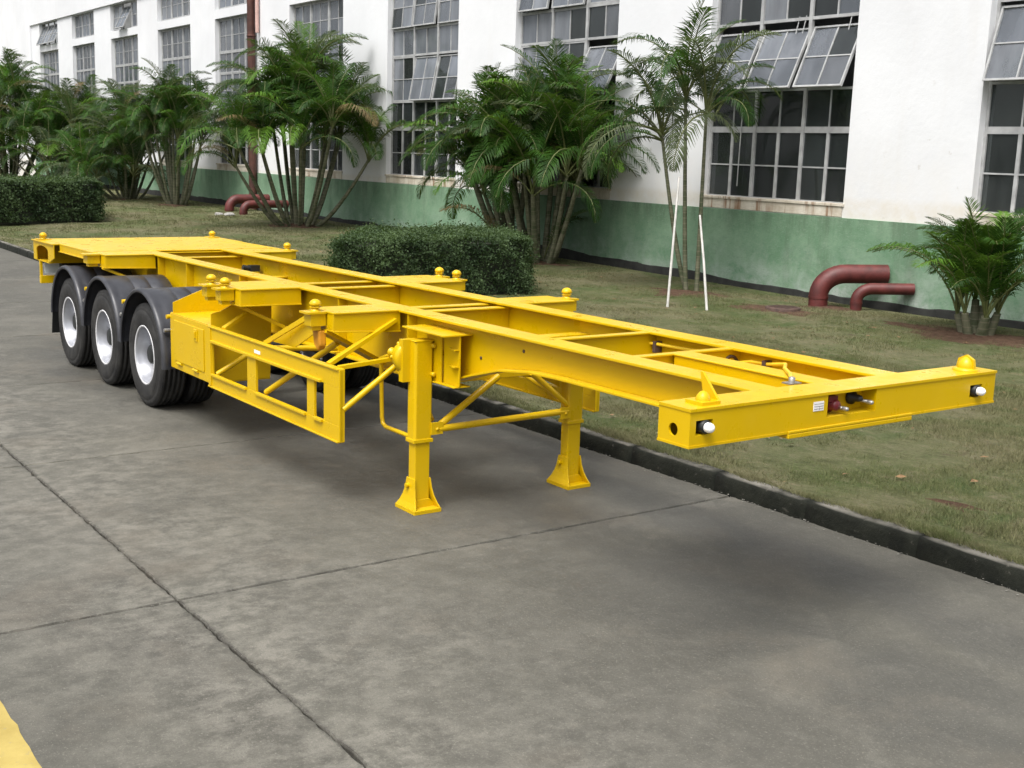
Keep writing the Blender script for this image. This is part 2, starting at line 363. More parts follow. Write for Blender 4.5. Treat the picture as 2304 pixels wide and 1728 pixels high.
def tag(o, label=None, cat=None, group=None, kind=None):
    if label: o['label'] = label
    if cat: o['category'] = cat
    if group: o['group'] = group
    if kind: o['kind'] = kind
    return o
def thing(name, loc, label, cat, group=None, rot=(0, 0, 0)):
    o = bpy.data.objects.new(name, None); COL.objects.link(o); o.location = loc; o.rotation_euler = rot
    o.empty_display_size = .2; ORG[o.name] = Vector(loc); return tag(o, label, cat, group)
def put(name, me, parent, loc, rot=(0, 0, 0), sc=(1, 1, 1)):
    o = bpy.data.objects.new(name, me); COL.objects.link(o); o.parent = parent; o.location = loc; o.rotation_euler = rot; o.scale = sc
    return o
def copy_to(o, parent, dloc):
    c = o.copy(); COL.objects.link(c); c.parent = parent; c.location = o.location+Vector(dloc)
    for ch in o.children:
        d = ch.copy(); COL.objects.link(d); d.parent = c
    return c

# ------------------------------------------------------------------ terrain functions
def grade(x): return 0 if x > -11 else .011*(-11-x)
def wallbase(x): return .10 if x > -10 else (.10+.0195*(-10-x) if x > -32 else .529+.012*(-32-x))
def lawn_z(x, y):
    t = min(max((y-1.8)/11.2, 0), 1.1); return (.13+grade(x))*(1-t)+wallbase(x)*t
KY = 1.63                                             # kerb face
JX, SL, JY, SW = -2.42, 3.58, -2.86, 4.45             # slab joints

# ------------------------------------------------------------------ ground, road slabs, kerb, lawn
def sheet(name, xs, ys, zf, mat, kind='structure'):
    b = MB(); n = len(ys)
    b.add([(x, y, zf(x, y)) for x in xs for y in ys], [(i*n+j, (i+1)*n+j, (i+1)*n+j+1, i*n+j+1) for i in range(len(xs)-1) for j in range(n-1)], True)
    o = b.build(name, mat, origin=(0, 0, 0)); o['kind'] = kind; return o
sheet('ground', [-400, -150, -80, -60, -40, -30, -20, -11, -4, 4, 20, 80, 300], [-300, -60, -20, -12, 0, 1.7, 14, 60, 300], lambda x, y: grade(x)-.09-(.1 if x < -80 else 0), M['joint'])
road = sheet('road', [-130, -80, -60, -40, -30, -20, -11, -4, 4, 20, 60], [-60, -20, -12, -4, 1.62], lambda x, y: grade(x)-.03, M['joint'])
def slab(x0, x1, y0, y1, gx=.009, gy=.007):
    b = MB(); far = x1 < -14
    nx, ny = (8, 6) if far else (int(26*(x1-x0)), 70)
    jit = lambda a: random.gauss(0, a)
    top = []
    def edge(p, q, n, rag):
        out = []
        w = 0
        for k in range(n):
            f = k/n; w = max(-1.1*rag, min(1.1*rag, w*.5+jit(rag*.75)))
            d = w if 0 < k else 0
            out.append((p[0]+(q[0]-p[0])*f+(d if p[1] != q[1] else 0), p[1]+(q[1]-p[1])*f+(d if p[0] != q[0] else 0)))
        return out
    a, c, d, e = x0+gx, x1-gx, y0+gy, y1-gy
    rx = .003 if far else .0035; ry = .004 if far else .0065
    loop = edge((a, d), (c, d), nx, ry)+edge((c, d), (c, e), ny, rx)+edge((c, e), (a, e), nx, ry)+edge((a, e), (a, d), ny, rx)
    n = len(loop); cx, cy = (a+c)/2, (d+e)/2
    def sh(u, v, k): return (u+(cx-u)/max(abs(cx-u), .01)*k*(abs(abs(cx-u)) > .01), v+(cy-v)/max(abs(cy-v), .01)*k*(abs(cy-v) > .01))
    V = []
    for (u, v) in loop: V.append((u, v, grade(u)-.03))
    for (u, v) in loop: V.append((u, v, grade(u)-.010-abs(jit(.002))))
    for (u, v) in loop:
        s = sh(u, v, .004+abs(jit(.004))); V.append((*s, grade(s[0])))
    F = [(i, (i+1) % n, (i+1) % n+n, i+n) for i in range(n)]+[(i+n, (i+1) % n+n, (i+1) % n+2*n, i+2*n) for i in range(n)]
    F.append(tuple(range(2*n, 3*n)))
    b.add(V, F, False); return b.build('slab', M['concrete'], road, fix=False)
xe = [JX+9.0, JX]+[JX-SL*k for k in range(1, 16)]
for i in range(len(xe)-1):
    for (y0, y1) in ((JY, KY-.005), (JY-SW, JY), (JY-2*SW, JY-SW)):
        if y1 < -5 and xe[i] > -9: pass
        slab(xe[i+1], xe[i], y0, y1)
b = MB(); b.add([(-130, JY-2*SW, grade(-130)-.004), (xe[-1]-.02, JY-2*SW, grade(xe[-1])-.004), (xe[-1]-.02, KY, grade(xe[-1])-.004), (-130, KY, grade(-130)-.004)], [(0, 1, 2, 3)])
b.build('slab', M['concrete'], road)
# painted line, worn edges
b = MB(); n = 500; V = []
for k in range(n+1):
    x = -34+40*k/n; V += [(x, -4.012+random.gauss(0, .004), grade(x)+.004), (x, -4.20+random.gauss(0, .004), grade(x)+.004)]
b.add(V, [(2*k, 2*k+2, 2*k+3, 2*k+1) for k in range(n)])
o = b.build('painted_line', M['stripe']); o['kind'] = 'structure'
b = MB(); b.add([(-33, 1.2, grade(-33)+.004), (-29.2, 1.35, grade(-29.2)+.004), (-29.0, 1.75-.2, grade(-29)+.004), (-33, 1.5, grade(-33)+.004)], [(0, 1, 2, 3)])
o = b.build('pale_mark', m_simple('pale_mark_tone', (.42, .42, .41), .8, 0, .3, 3)); o['kind'] = 'structure'  # flat pale patch on the far road near the kerb

kerb_root = thing('kerb', (-10, KY, 0), None, None); kerb_root['kind'] = 'structure'
x = 5.2; i = 0
while x > -78:
    L = random.uniform(.92, 1.06) if x > -40 else 2.0
    b = MB(); dz = random.gauss(0, .0015); dy = random.gauss(0, .002); n = 7
    prof = [(0, -.12), (.008, .02), (.014, .09), (.022, .122), (.045, .137), (.11, .140), (.135, .138), (.135, -.12)]
    V = []
    for k in range(n+1):
        u = x-.003-(L-.006)*k/n
        for (py, pz) in prof: V.append((u, KY+py+dy+random.gauss(0, .003)*(pz > 0), grade(u)+pz+dz+random.gauss(0, .003)*(pz > 0)))
    m = len(prof)
    F = [(k*m+j, k*m+j+1, (k+1)*m+j+1, (k+1)*m+j) for k in range(n) for j in range(m-1)]+[tuple(range(m)), tuple(range(n*m, (n+1)*m))]
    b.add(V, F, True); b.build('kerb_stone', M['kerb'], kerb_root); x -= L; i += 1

LX = [-110, -90, -75, -60, -50]+[-45+1.0*k for k in range(56)]+[14, 20]
LY = [KY+.132, KY+.2, 2.2, 2.8]+[3.5+.7*k for k in range(14)]+[13.0]
_w = lambda x, y: .018*math.sin(x*1.7+y*.9)+.014*math.sin(x*.6-y*2.1)
lawn = sheet('lawn', LX, LY, lambda x, y: lawn_z(x, y)+(_w(x, y) if 2 < y < 12.7 else 0)+(0 if y > 1.8 else -.012), M['lawn'])
b = MB()
for x0 in range(-78, 8, 2):
    b.add([(x0, 13.0, wallbase(x0)-.02), (x0+2, 13.0, wallbase(x0+2)-.02), (x0+2, 13.02, wallbase(x0+2)-.14), (x0, 13.02, wallbase(x0)-.14), (x0, 13.36, wallbase(x0)-.14), (x0+2, 13.36, wallbase(x0+2)-.14)], [(0, 1, 2, 3), (3, 2, 5, 4)])
o = b.build('drain_channel', M['kerb']); o['kind'] = 'structure'

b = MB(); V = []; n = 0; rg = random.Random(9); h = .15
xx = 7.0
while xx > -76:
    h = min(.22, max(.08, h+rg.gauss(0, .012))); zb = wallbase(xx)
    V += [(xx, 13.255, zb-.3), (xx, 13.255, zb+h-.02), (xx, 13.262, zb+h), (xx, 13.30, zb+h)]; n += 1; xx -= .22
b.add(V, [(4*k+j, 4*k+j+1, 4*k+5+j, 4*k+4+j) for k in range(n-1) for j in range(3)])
o = b.build('plinth', m_simple('shaded_base_cement', (.022, .023, .020), .95, 0, .5, 5, bump=.5)); o['kind'] = 'structure'  # dark strip at the wall foot, its shadow put into the colour

def soil_patch(x, y, rx, ry, mat='soil', up=.02, name='bare_soil'):
    b = MB(); n = 40; V = [(x, y, lawn_z(x, y)+_w(x, y)+up+.02)]
    for ring in (.5, 1.0):
        for k in range(n):
            g = 2*math.pi*k/n; q = ring*(1+.22*math.sin(3*g+x)+.14*math.sin(7*g+y)+random.gauss(0, .05))
            u, v = x+rx*q*math.cos(g), min(y+ry*q*math.sin(g), 12.99); V.append((u, v, lawn_z(u, v)+_w(u, v)+(up if ring < 1 else -.012)+random.gauss(0, .006)))
    F = [(0, 1+k, 1+(k+1) % n) for k in range(n)]+[(1+k, 1+n+k, 1+n+(k+1) % n, 1+(k+1) % n) for k in range(n)]
    b.add(V, F, True); o = b.build(name, M[mat]); o['kind'] = 'structure'; return o

def grass_field(name, n, xr, yr, hr, wr, dens):
    xs = RNG.uniform(*xr, n); ys = RNG.uniform(*yr, n)
    # keep what this sampling density allows: tufts by a cheap pseudo noise
    q = np.sin(xs*2.1+1.3*np.sin(ys*1.7))*np.sin(ys*2.6+1.1*np.sin(xs*1.9))+.6*np.sin(xs*7.3+ys*5.1)*np.sin(ys*8.7-xs*3.3)
    keep = (q+RNG.normal(0, .5, n)) > dens; xs = xs[keep]; ys = ys[keep]; q = q[keep]; n = len(xs)
    t = np.clip((ys-1.8)/11.2, 0, 1.1); g = np.where(xs > -11, 0, .011*(-11-xs))
    w = np.where(xs > -10, .10, np.where(xs > -32, .10+.0195*(-10-xs), .529+.012*(-32-xs)))
    z = (.13+g)*(1-t)+w*t+np.where((ys > 2) & (ys < 12.7), .018*np.sin(xs*1.7+ys*.9)+.014*np.sin(xs*.6-ys*2.1), 0)-.006
    a = RNG.uniform(0, 2*np.pi, n); h = RNG.uniform(*hr, n)*(1+.35*q); wd = RNG.uniform(*wr, n)
    la = RNG.uniform(0, 2*np.pi, n); lm = RNG.uniform(.1, 1.1, n)*h
    V = np.empty((n, 3, 3)); dx, dy = np.cos(a)*wd, np.sin(a)*wd
    V[:, 0] = np.c_[xs-dx, ys-dy, z]; V[:, 1] = np.c_[xs+dx, ys+dy, z]; V[:, 2] = np.c_[xs+np.cos(la)*lm, ys+np.sin(la)*lm, z+h]
    me = bpy.data.meshes.new(name); me.vertices.add(3*n); me.vertices.foreach_set('co', V.ravel())
    me.loops.add(3*n); me.loops.foreach_set('vertex_index', np.arange(3*n, dtype=np.int32))
    me.polygons.add(n); me.polygons.foreach_set('loop_start', np.arange(0, 3*n, 3, dtype=np.int32))
    me.update(); me.validate(); me.materials.append(M['blade'])
    o = bpy.data.objects.new(name, me); COL.objects.link(o); o['kind'] = 'stuff'; return o
grass_field('grass', 420000, (-9, 3.5), (KY+.14, 8), (.014, .036), (.0022, .0045), -.35)
grass_field('grass', 300000, (-22, -3), (KY+.14, 12.9), (.016, .04), (.004, .008), -.3)
grass_field('grass', 160000, (-60, -18), (KY+.14, 12.9), (.02, .05), (.008, .016), -.2)

grass_field('grass', 60000, (-14, 3.5), (KY+.085, KY+.20), (.025, .06), (.002, .004), -.2)
grass_field('grass', 26000, (-9, 3.5), (KY+.14, 9), (.045, .085), (.002, .004), .55)

def litter(name, n, xr, yr, zf, size, mat, seed):
    rg = random.Random(seed); b = MB()
    for _ in range(n):
        x, y = rg.uniform(*xr), rg.uniform(*yr)
        if name == 'grit': y = KY-abs(rg.gauss(0, .05))-.01
        z = zf(x, y); a = rg.uniform(0, 6.28); l = rg.uniform(*size); w_ = l*rg.uniform(.3, .7); c, q = math.cos(a), math.sin(a); t1, t2 = rg.uniform(0, .4)*l, rg.uniform(0, .4)*l
        b.add([(x-c*l, y-q*l, z), (x+q*w_, y-c*w_, z+t1), (x+c*l, y+q*l, z+t2*.5), (x-q*w_, y+c*w_, z+t2)], [(0, 1, 2), (0, 2, 3)])
    o = b.build(name, mat, origin=(0, 0, 0), fix=False); o['kind'] = 'stuff'
litter('fallen_leaves', 420, (-24, 3), (KY+.2, 12.8), lambda x, y: lawn_z(x, y)+_w(x, y)+.03, (.015, .05), m_simple('dry_leaf', (.17, .10, .045), .9, 0, .5, 30), 5)
litter('grit', 500, (-9, 3), (0, 1), lambda x, y: .006, (.004, .014), m_simple('pale_grit', (.17, .165, .145), .9, 0, .5, 40), 6)

# ------------------------------------------------------------------ factory building
WY = 13.3; S = 1.0165
TILT = .0092
def wx(x): return CAM.x+(x-CAM.x)*S
def wz(z): return CAM.z+(z-CAM.z)*S
bld = thing('factory_building', (-8, WY, 0), 'long white plastered factory building with tall steel windows and a green painted base', 'building', rot=(0, TILT, 0))
bays = [(-8.25, -4.3), (-14.75, -10.95), (-21.8, -17.75), (-28.42, -24.5), (-35.28, -31.3), (-42.05, -38.2), (-48.6, -44.7), (-55.15, -51.25), (-61.65, -57.8), (-68.1, -64.35)]
bays = [(wx(a), wx(c)) for a, c in bays]
ZS, ZL, ZU0, ZU1 = wz(1.94), wz(7.42), wz(7.75), wz(8.96)
TH = .36
w = MB()
edges = [8.0]+[v for a, c in bays for v in (c, a)]+[wx(-69.8)]
for k in range(0, len(edges), 2): w.box(edges[k+1], edges[k], WY, WY+TH, -1, ZU1)       # piers
for a, c in bays:
    w.box(a, c, WY+.012, WY+TH, -1, ZS-.04); w.box(a, c, WY+.003, WY+TH, ZL, ZU0)
w.box(wx(-76.4), wx(-69.8), WY-.09, WY+TH, -1, 13); w.box(wx(-69.8), 8.0, WY-.09, WY+TH, ZU1, 13)
w.box(wx(-90), wx(-76.4), WY+.1, WY+TH, -1, 13)
w.build('wall', M['wall'], bld)
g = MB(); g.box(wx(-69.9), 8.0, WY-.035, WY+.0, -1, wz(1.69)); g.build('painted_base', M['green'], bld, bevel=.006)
g = MB(); g.box(wx(-90), 8, WY+9, WY+9.2, -1, 13); g.box(wx(-76.2), 8, WY+TH+.01, WY+9, -.2, 0); g.box(wx(-76.2), 8, WY+TH+.01, WY+9, 12.6, 12.8); g.box(7.8, 8, WY+TH+.01, WY+9, 0, 12.6)
g.build('interior', M['interior'], bld)
R1, RB1, T1a, T1b, R2, RB3, R3, R4, RB5 = [wz(v) for v in (1.97, 2.60, 3.25, 3.37, 4.08, 4.72, 5.40, 6.15, 6.77)]
FY = WY+.20                                          # frame plane
PANE_MESH = {}
def pane_mesh(wd, ht, kind):
    k = (round(wd, 2), round(ht, 2), kind)
    if k not in PANE_MESH:
        me = bpy.data.meshes.new('pane'); a, c = k[0]/2, k[1]/2
        vs = [(x, y, z) for x in (-a, a) for y in (-.002, .002) for z in (-c, c)]
        me.from_pydata(vs, [], [(0, 1, 3, 2), (4, 6, 7, 5), (0, 4, 5, 1), (2, 3, 7, 6), (0, 2, 6, 4), (1, 5, 7, 3)]); me.materials.append(M[kind]); PANE_MESH[k] = me
    return PANE_MESH[k]
def add_panes(parent, rects, y, far):
    """rects: (x0,x1,z0,z1,kind) in world; near windows get each pane as an object."""
    o = ORG[parent.name]
    if not far:
        for (x0, x1, z0, z1, kd) in rects:
            if random.random() < .12: kd = 'clear'
            put('pane', pane_mesh(x1-x0, z1-z0, kd), parent, (((x0+x1)/2-o.x), y-o.y, ((z0+z1)/2-o.z)), (random.gauss(0, .012), 0, random.gauss(0, .014)))
    else:
        for kd in ('clear', 'dusty_reflect'):
            rr = [r for r in rects if r[4] == kd]
            if rr:
                b = MB()
                for (x0, x1, z0, z1, _) in rr: b.box(x0, x1, y-.002, y+.002, z0, z1)
                p = b.build('panes', M[kd], parent); p['kind'] = 'stuff'
def grid(x0, x1, z0, z1, nx, nz, kd, t=.03):
    return [(x0+(x1-x0)*i/nx, x0+(x1-x0)*(i+1)/nx, z0+(z1-z0)*j/nz, z0+(z1-z0)*(j+1)/nz, kd) for i in range(nx) for j in range(nz)]
def sash(x0, x1, z0, z1, ang, far, kd='dusty_reflect'):
    """top-pivoted vent of 2x2 panes, bottom swings out (towards -Y)."""
    zp = z1-(z1-z0)*(.12 if ang else .0); b = MB(); t = .036
    xm, zm = (x0+x1)/2, (z0+z1)/2
    b.box(x0, x0+t, FY-.03, FY+.02, z0, z1); b.box(x1-t, x1, FY-.03, FY+.02, z0, z1)
    b.box(x0+t, x1-t, FY-.03, FY+.02, z0, z0+t); b.box(x0+t, x1-t, FY-.03, FY+.02, z1-t, z1)
    b.box(xm-.013, xm+.013, FY-.02, FY+.015, z0+t, z1-t); b.box(x0+t, xm-.013, FY-.018, FY+.013, zm-.012, zm+.012); b.box(xm+.013, x1-t, FY-.018, FY+.013, zm-.012, zm+.012)
    o = b.build('sash', M['frame'], bld, origin=(xm, FY, zp))
    add_panes(o, [(x0+t, xm-.013, z0+t, zm-.012, kd), (xm+.013, x1-t, z0+t, zm-.012, kd), (x0+t, xm-.013, zm+.012, z1-t, kd), (xm+.013, x1-t, zm+.012, z1-t, kd)], FY, far)
    o.rotation_euler = (-ang, 0, 0); o.location.z -= (z1-z0)*.88*(1-math.cos(ang))*1.25
    return o
OPEN3 = {0: (16, 17, 16), 1: (25, 25, 24), 2: (2, 3, 26), 3: (0, 11, 12), 4: (0, 0, 6), 5: (0, 3, 0)}
OPEN5 = {2: (10, 6, 0), 3: (5, 7, 4), 0: (0, 0, 0)}
OPENU = {7: (4, 26, 0), 9: (24, 25, 24)}
def add_window(k, a, c):
    far = k >= 5; b = MB(); J = .055
    cols = [a+(c-a)*i/3 for i in range(4)]
    y0, y1 = FY-.035, FY+.03
    b.box(a, a+J, y0, y1, ZS, ZL); b.box(c-J, c, y0, y1, ZS, ZL)
    for xm in cols[1:3]: b.box(xm-.04, xm+.04, y0-.012, y1, ZS, ZL)
    rects = []
    cell = [(a+J, cols[1]-.04), (cols[1]+.04, cols[2]-.04), (cols[2]+.04, c-J)]
    for (u, v) in cell:
        for (z0, z1) in ((ZS, R1), (T1a, T1b), (R2-.025, R2+.02), (R3-.03, R3+.03), (R4-.035, R4+.035), (ZL-.05, ZL)): b.box(u, v, y0+.004, y1-.004, z0, z1)
        m = (u+v)/2; bw = .034
        b.box(m-bw, m+bw, y0+.006, y1-.006, R1, T1a)
        for (s, e) in ((u, m-bw), (m+bw, v)):
            b.box(s, e, y0+.012, y1-.012, RB1-.014, RB1+.014)
            rects += [(s, e, R1, RB1-.014, 'clear'), (s, e, RB1+.014, T1a, 'clear')]
        for (z0, z1, kd) in ((T1b, R2-.025, 'clear'), (R3+.03, R4-.035, 'dusty_reflect')):
            b.box(m-.015, m+.015, y0+.012, y1-.012, z0, z1)
            rects += [(u, m-.015, z0, z1, kd), (m+.015, v, z0, z1, kd)]
    o = b.build('window', M['frame'], bld)
    add_panes(o, rects, FY, far)
    for i, (u, v) in enumerate(cell):
        sash(u+.004, v-.004, R2+.024, R3-.034, R(OPEN3.get(k, (0, 0, 0))[i]), far)
        sash(u+.004, v-.004, R4+.039, ZL-.054, R(OPEN5.get(k, (0, 0, 0))[i]), far)
    if k >= 4:
        b = MB(); b.box(a, a+J, y0, y1, ZU0, ZU1); b.box(c-J, c, y0, y1, ZU0, ZU1)
        for xm in cols[1:3]: b.box(xm-.04, xm+.04, y0, y1, ZU0, ZU1)
        for (u, v) in cell: b.box(u, v, y0+.004, y1-.004, ZU0, ZU0+.05); b.box(u, v, y0+.004, y1-.004, ZU1-.05, ZU1)
        b.build('window', M['frame'], bld)
        for i, (u, v) in enumerate(cell): sash(u+.004, v-.004, ZU0+.054, ZU1-.054, R(OPENU.get(k, (0, 0, 0))[i]), True)
    s = MB(); s.box(a-.03, c+.03, WY-.03, WY+.19, ZS-.045, ZS+.008); s.box(a+.02, c-.02, WY-.006, WY+.01, wz(1.70), ZS-.046); s.build('sill', M['sill'], bld, bevel=.005)
for k, (a, c) in enumerate(bays): add_window(k, a, c)
# ceiling lamps' chains / rods that hang inside are left out; two stay rods hang in front of the open vents
for x0 in (bays[1][0]+2.25, bays[1][0]+2.42, bays[1][0]+3.55): rd = MB(); rd.tube([(x0, FY+.06, R3+.25), (x0, FY-.08, R3-.28)], .011, 6); rd.build('stay_rod', M['frame'], bld)
rd = MB(); rd.tube([(bays[1][0]+.95, FY-.07, R2+.05), (bays[1][0]+.93, FY-.08, R1+.2)], .012, 6); rd.build('stay_rod', M['frame'], bld)

# ------------------------------------------------------------------ pipes by the wall
def gz(x, y): return lawn_z(x, y)+_w(x, y)
px, pz = wx(-38.05), .5
b = MB(); b.tube([(px, WY-.19, wallbase(px)-.1), (px, WY-.19, 13.2)], .145, 14)
dp = b.build('drainpipe', M['brownpipe'], fix=True); tag(dp, 'tall rusty brown drainpipe running down the white wall between two windows', 'pipe')
for z in (2.6, 5.0, 6.6, 9.0): b = MB(); b.lathe([(.145, -.03), (.165, -.03), (.165, .03), (.145, .03)], (px, WY-.19, z+.3), 'z', 14); b.build('bracket', M['brownpipe'], dp)
b = MB(); b.tube([(px+.34, WY-.1, 7.0), (px+.34, WY-.1, 13.0)], .07, 10); b.build('vent_pipe', M['pinkpipe'], dp)

def red_pipe(x, y, r, zc, bend, label, ytop=WY-.04, skew=0):
    z0 = gz(x, y)-.15; pts = [(x, y, z0), (x, y, zc-bend)]
    for k in range(1, 9):
        g = math.pi/2*k/8; pts.append((x+skew*(1-math.cos(g))*bend, y+bend*(1-math.cos(g)), zc-bend+bend*math.sin(g)))
    pts.append((x+skew*(ytop-y), ytop, zc+.015))
    b = MB(); b.tube(pts, r, 18)
    o = b.build('red_pipe', M['redpipe']); tag(o, label, 'pipe', 'red elbow pipes entering the factory wall')
    c = MB(); c.tube([(x, y, zc-bend-.06), (x, y, zc-bend-.02)], r*1.06, 18); c.build('weld_collar', M['redpipe'], o)
    return o
red_pipe(-10.72, 12.25, .175, .72, .40, 'thicker of the two red elbow pipes beside the round manhole', skew=.70)
red_pipe(-10.05, 12.5, .105, .50, .22, 'thinner red elbow pipe between the thick red pipe and the low palm', skew=.85)
red_pipe(-37.7, 11.75, .17, 1.02, .34, 'thicker red elbow pipe at the foot of the brown drainpipe')
red_pipe(-36.05, 11.6, .14, .90, .26, 'thinner red elbow pipe half hidden by the big palm clump')
mh = MB(); mx, my = -10.5, 11.07; mzz = gz(mx, my)
mh.lathe([(.0, .035), (.30, .035), (.31, .02), (.31, -.05)], (mx, my, mzz+.03), 'z', 28)
for k in range(6):
    u = -.2+.08*k; q = math.sqrt(max(0, .25**2-u*u)); mh.box(mx+u-.012, mx+u+.012, my-q, my+q, mzz+.064, mzz+.072)
o = mh.build('manhole_cover', M['iron']); tag(o, 'round rusty manhole cover in the lawn beside the red pipes', 'manhole cover')
soil_patch(mx-.1, my, .85, .75); soil_patch(-10.5, 12.3, .6, .5)

# ------------------------------------------------------------------ palms
def frond_mesh(name, L, th0, th1, n=26, leafL=.34, droop=.5, width=.022, vee=.5, bare=.2, mat='palm', seed=0, twist=0):
    rg = random.Random(seed); b = MB(); pts = [Vector((0, 0, 0))]; T = []; m = 18
    for k in range(m):
        s = (k+.5)/m; th = th0+(th1-th0)*s**1.4; d = Vector((math.sin(th), twist*s*s, math.cos(th))).normalized(); T.append(d); pts.append(pts[-1]+d*(L/m))
    T.append(T[-1])
    b.tube([pts[i] for i in range(0, m+1, 2)], [.016*L/1.6*(1-.8*i/m)+.003 for i in range(0, m+1, 2)], 4, cap=False)
    b.cur = 1; Y = Vector((0, 1, 0))
    for i in range(n):
        s = bare+(1-bare)*(i+.5)/n; q = s*m; k = min(int(q), m-1); p = pts[k].lerp(pts[k+1], q-k); t = T[k]; up = t.cross(Y); up = -up if up.z < 0 else up
        prof = math.sin(math.pi*min(1, .12+.9*(s-bare)/(1-bare)))**.6
        l = leafL*prof*rg.uniform(.85, 1.12)
        for sd in (-1, 1):
            if rg.random() < .05: continue
            fw = .35+.85*(s-bare)/(1-bare)+rg.uniform(-.1, .1)
            d = (Y*sd+t*fw+up*vee*rg.uniform(.6, 1.2)).normalized()
            p1 = p+d*l*.5; d2 = (d+Vector((0, 0, -1))*droop*rg.uniform(.6, 1.4)).normalized(); p2 = p1+d2*l*.5
            wv = d.cross(up).normalized()*width*rg.uniform(.8, 1.2)
            b.add([p-wv*.35, p+wv*.35, p1+wv, p1-wv, p2], [(0, 1, 2, 3), (3, 2, 4)])
    o = b.build(name, [M['rachis'], M[mat]], origin=(0, 0, 0), fix=False); me = o.data; bpy.data.objects.remove(o); return me
FR = {}
for mt in ('palm', 'palm_fresh', 'palm_pale', 'palm_dead'):
    FR[mt] = [frond_mesh('frond', 1.95, R(6), R(72), 42, .46, .55, .0125, .5, .22, mt, 1),
              frond_mesh('frond', 2.1, R(14), R(112), 46, .50, .8, .0125, .4, .22, mt, 2),
              frond_mesh('frond', 2.1, R(26), R(150), 46, .50, 1.0, .0125, .3, .22, mt, 3, .18),
              frond_mesh('frond', 1.95, R(48), R(172), 44, .48, 1.2, .0125, .2, .18, mt, 4, -.18),
              frond_mesh('frond', 1.75, R(3), R(34), 36, .40, .25, .0105, .6, .25, mt, 5)]
def stem_curve(base, lean, H, bow=.6):
    """point and tangent along a stem that leaves the clump and straightens up."""
    pts = []
    for k in range(9):
        s = k/8; pts.append(Vector((base[0]+lean[0]*(s**bow), base[1]+lean[1]*(s**bow), base[2]+H*s)))
    return pts
def palm_clump(name, x, y, label, cat, stems, fsc=1.0, mats=('palm',), wts=None, group=None, r0=.05, seed=0, low=0, per=7, pend=0, kinds=None):
    """stems: list of (dx,dy,leanx,leany,height)."""
    rg = random.Random(seed); z = gz(x, y); root = thing(name, (x, y, z), label, cat, group)
    def frond(p, tilt, az, sc, kind, mt):
        put('frond', FR[mt][kind], root, p-Vector((x, y, z)), Matrix.Rotation(az, 3, 'Z').to_euler(), (sc, sc, sc)).rotation_euler = (Matrix.Rotation(az, 3, 'Z') @ Matrix.Rotation(tilt, 3, 'Y')).to_euler()
    for (dx, dy, lx, ly, H) in stems:
        b = MB(); pts = stem_curve((x+dx, y+dy, z-.08), (lx, ly), H, .75)
        rr = r0*rg.uniform(.8, 1.2); b.tube(pts, [rr*(1.25-.5*k/8) for k in range(9)], 8); b.build('stem', M['stem'], root)
        tip = pts[-1]; d = (pts[-1]-pts[-2]).normalized(); tl = math.acos(min(1, d.z)); az0 = math.atan2(d.y, d.x)
        n = per+rg.randint(-1, 1); a0 = rg.uniform(0, 6.28)
        for k in range(n):
            f = k/max(1, n-1); az = a0+k*2.4+rg.uniform(-.3, .3)
            kind = 4 if k == 0 else (rg.choice((0, 1)) if f < .4 else rg.choice((1, 2)) if f < .8 else rg.choice((2, 3)))
            if kinds: kind = rg.choice(kinds)
            mt = rg.choices(mats, wts)[0] if f > .35 else rg.choices(mats, wts)[0]
            lx_ = .5*tl*math.cos(az-az0)
            frond(tip+Vector((0, 0, .03-.10*f)), rg.uniform(-.12, .12)+lx_, az, fsc*rg.uniform(.8, 1.15), kind, mt)
    for k in range(low):
        az = rg.uniform(0, 6.28); q = rg.uniform(0, .25)
        frond(Vector((x+q*math.cos(az), y+q*math.sin(az), z+rg.uniform(0, .2))), rg.uniform(-.05, .35), az, fsc*rg.uniform(.75, 1.1), rg.choice((0, 0, 1, 4)), rg.choices(mats, wts)[0])
    return root
def ring(n, r, lean, h0, h1, seed, sx=1.0, sy=1.0):
    rg = random.Random(seed); out = []
    for k in range(n):
        g = 2*math.pi*k/n+rg.uniform(-.3, .3); q = rg.uniform(.15, 1)
        out.append((r*q*math.cos(g), r*q*math.sin(g), lean*sx*q*math.cos(g)*rg.uniform(.7, 1.2), lean*sy*q*math.sin(g)*rg.uniform(.7, 1.2), rg.uniform(h0, h1)*(1.12-.4*q)))
    return out
PG = 'areca palm clumps planted along the factory wall'
MX = ('palm', 'palm_fresh', 'palm_pale', 'palm_dead')
palm_clump('palm_clump', -61.5, 9.6, 'dense palm clump at the far left end, behind the left trimmed hedge', 'palm', ring(18, .7, 2.2, 1.6, 4.9, 11), 1.3, MX, (6, 2, 1, .25), PG, .065, 1, 12, 10)
palm_clump('palm_clump', -57.0, 11.0, 'second palm clump from the far left, just right of the leftmost clump', 'palm', ring(17, .7, 2.1, 1.2, 4.1, 12), 1.25, MX, (6, 1, 2, .25), PG, .06, 2, 12, 10)
palm_clump('palm_clump', -46.3, 10.8, 'low dense palm clump behind the right end of the left trimmed hedge', 'palm', ring(17, .5, 1.7, .9, 3.4, 13), 1.15, MX, (6, 1, 3, .25), PG, .05, 3, 10, 9)
palm_clump('palm_clump', -41.7, 11.2, 'open vase-shaped palm clump left of the brown drainpipe', 'palm', ring(13, .4, 1.35, 2.6, 4.3, 14), 1.05, MX, (8, 1, 1, .25), PG, .055, 4, 0, 10)
palm_clump('palm_clump', -30.5, 11.1, 'biggest bushy palm clump with many splayed stems, right of the brown drainpipe', 'palm', ring(20, .6, 1.75, 2.4, 4.0, 15), 1.2, MX, (6, 3, 1, .25), PG, .05, 5, 0, 11)
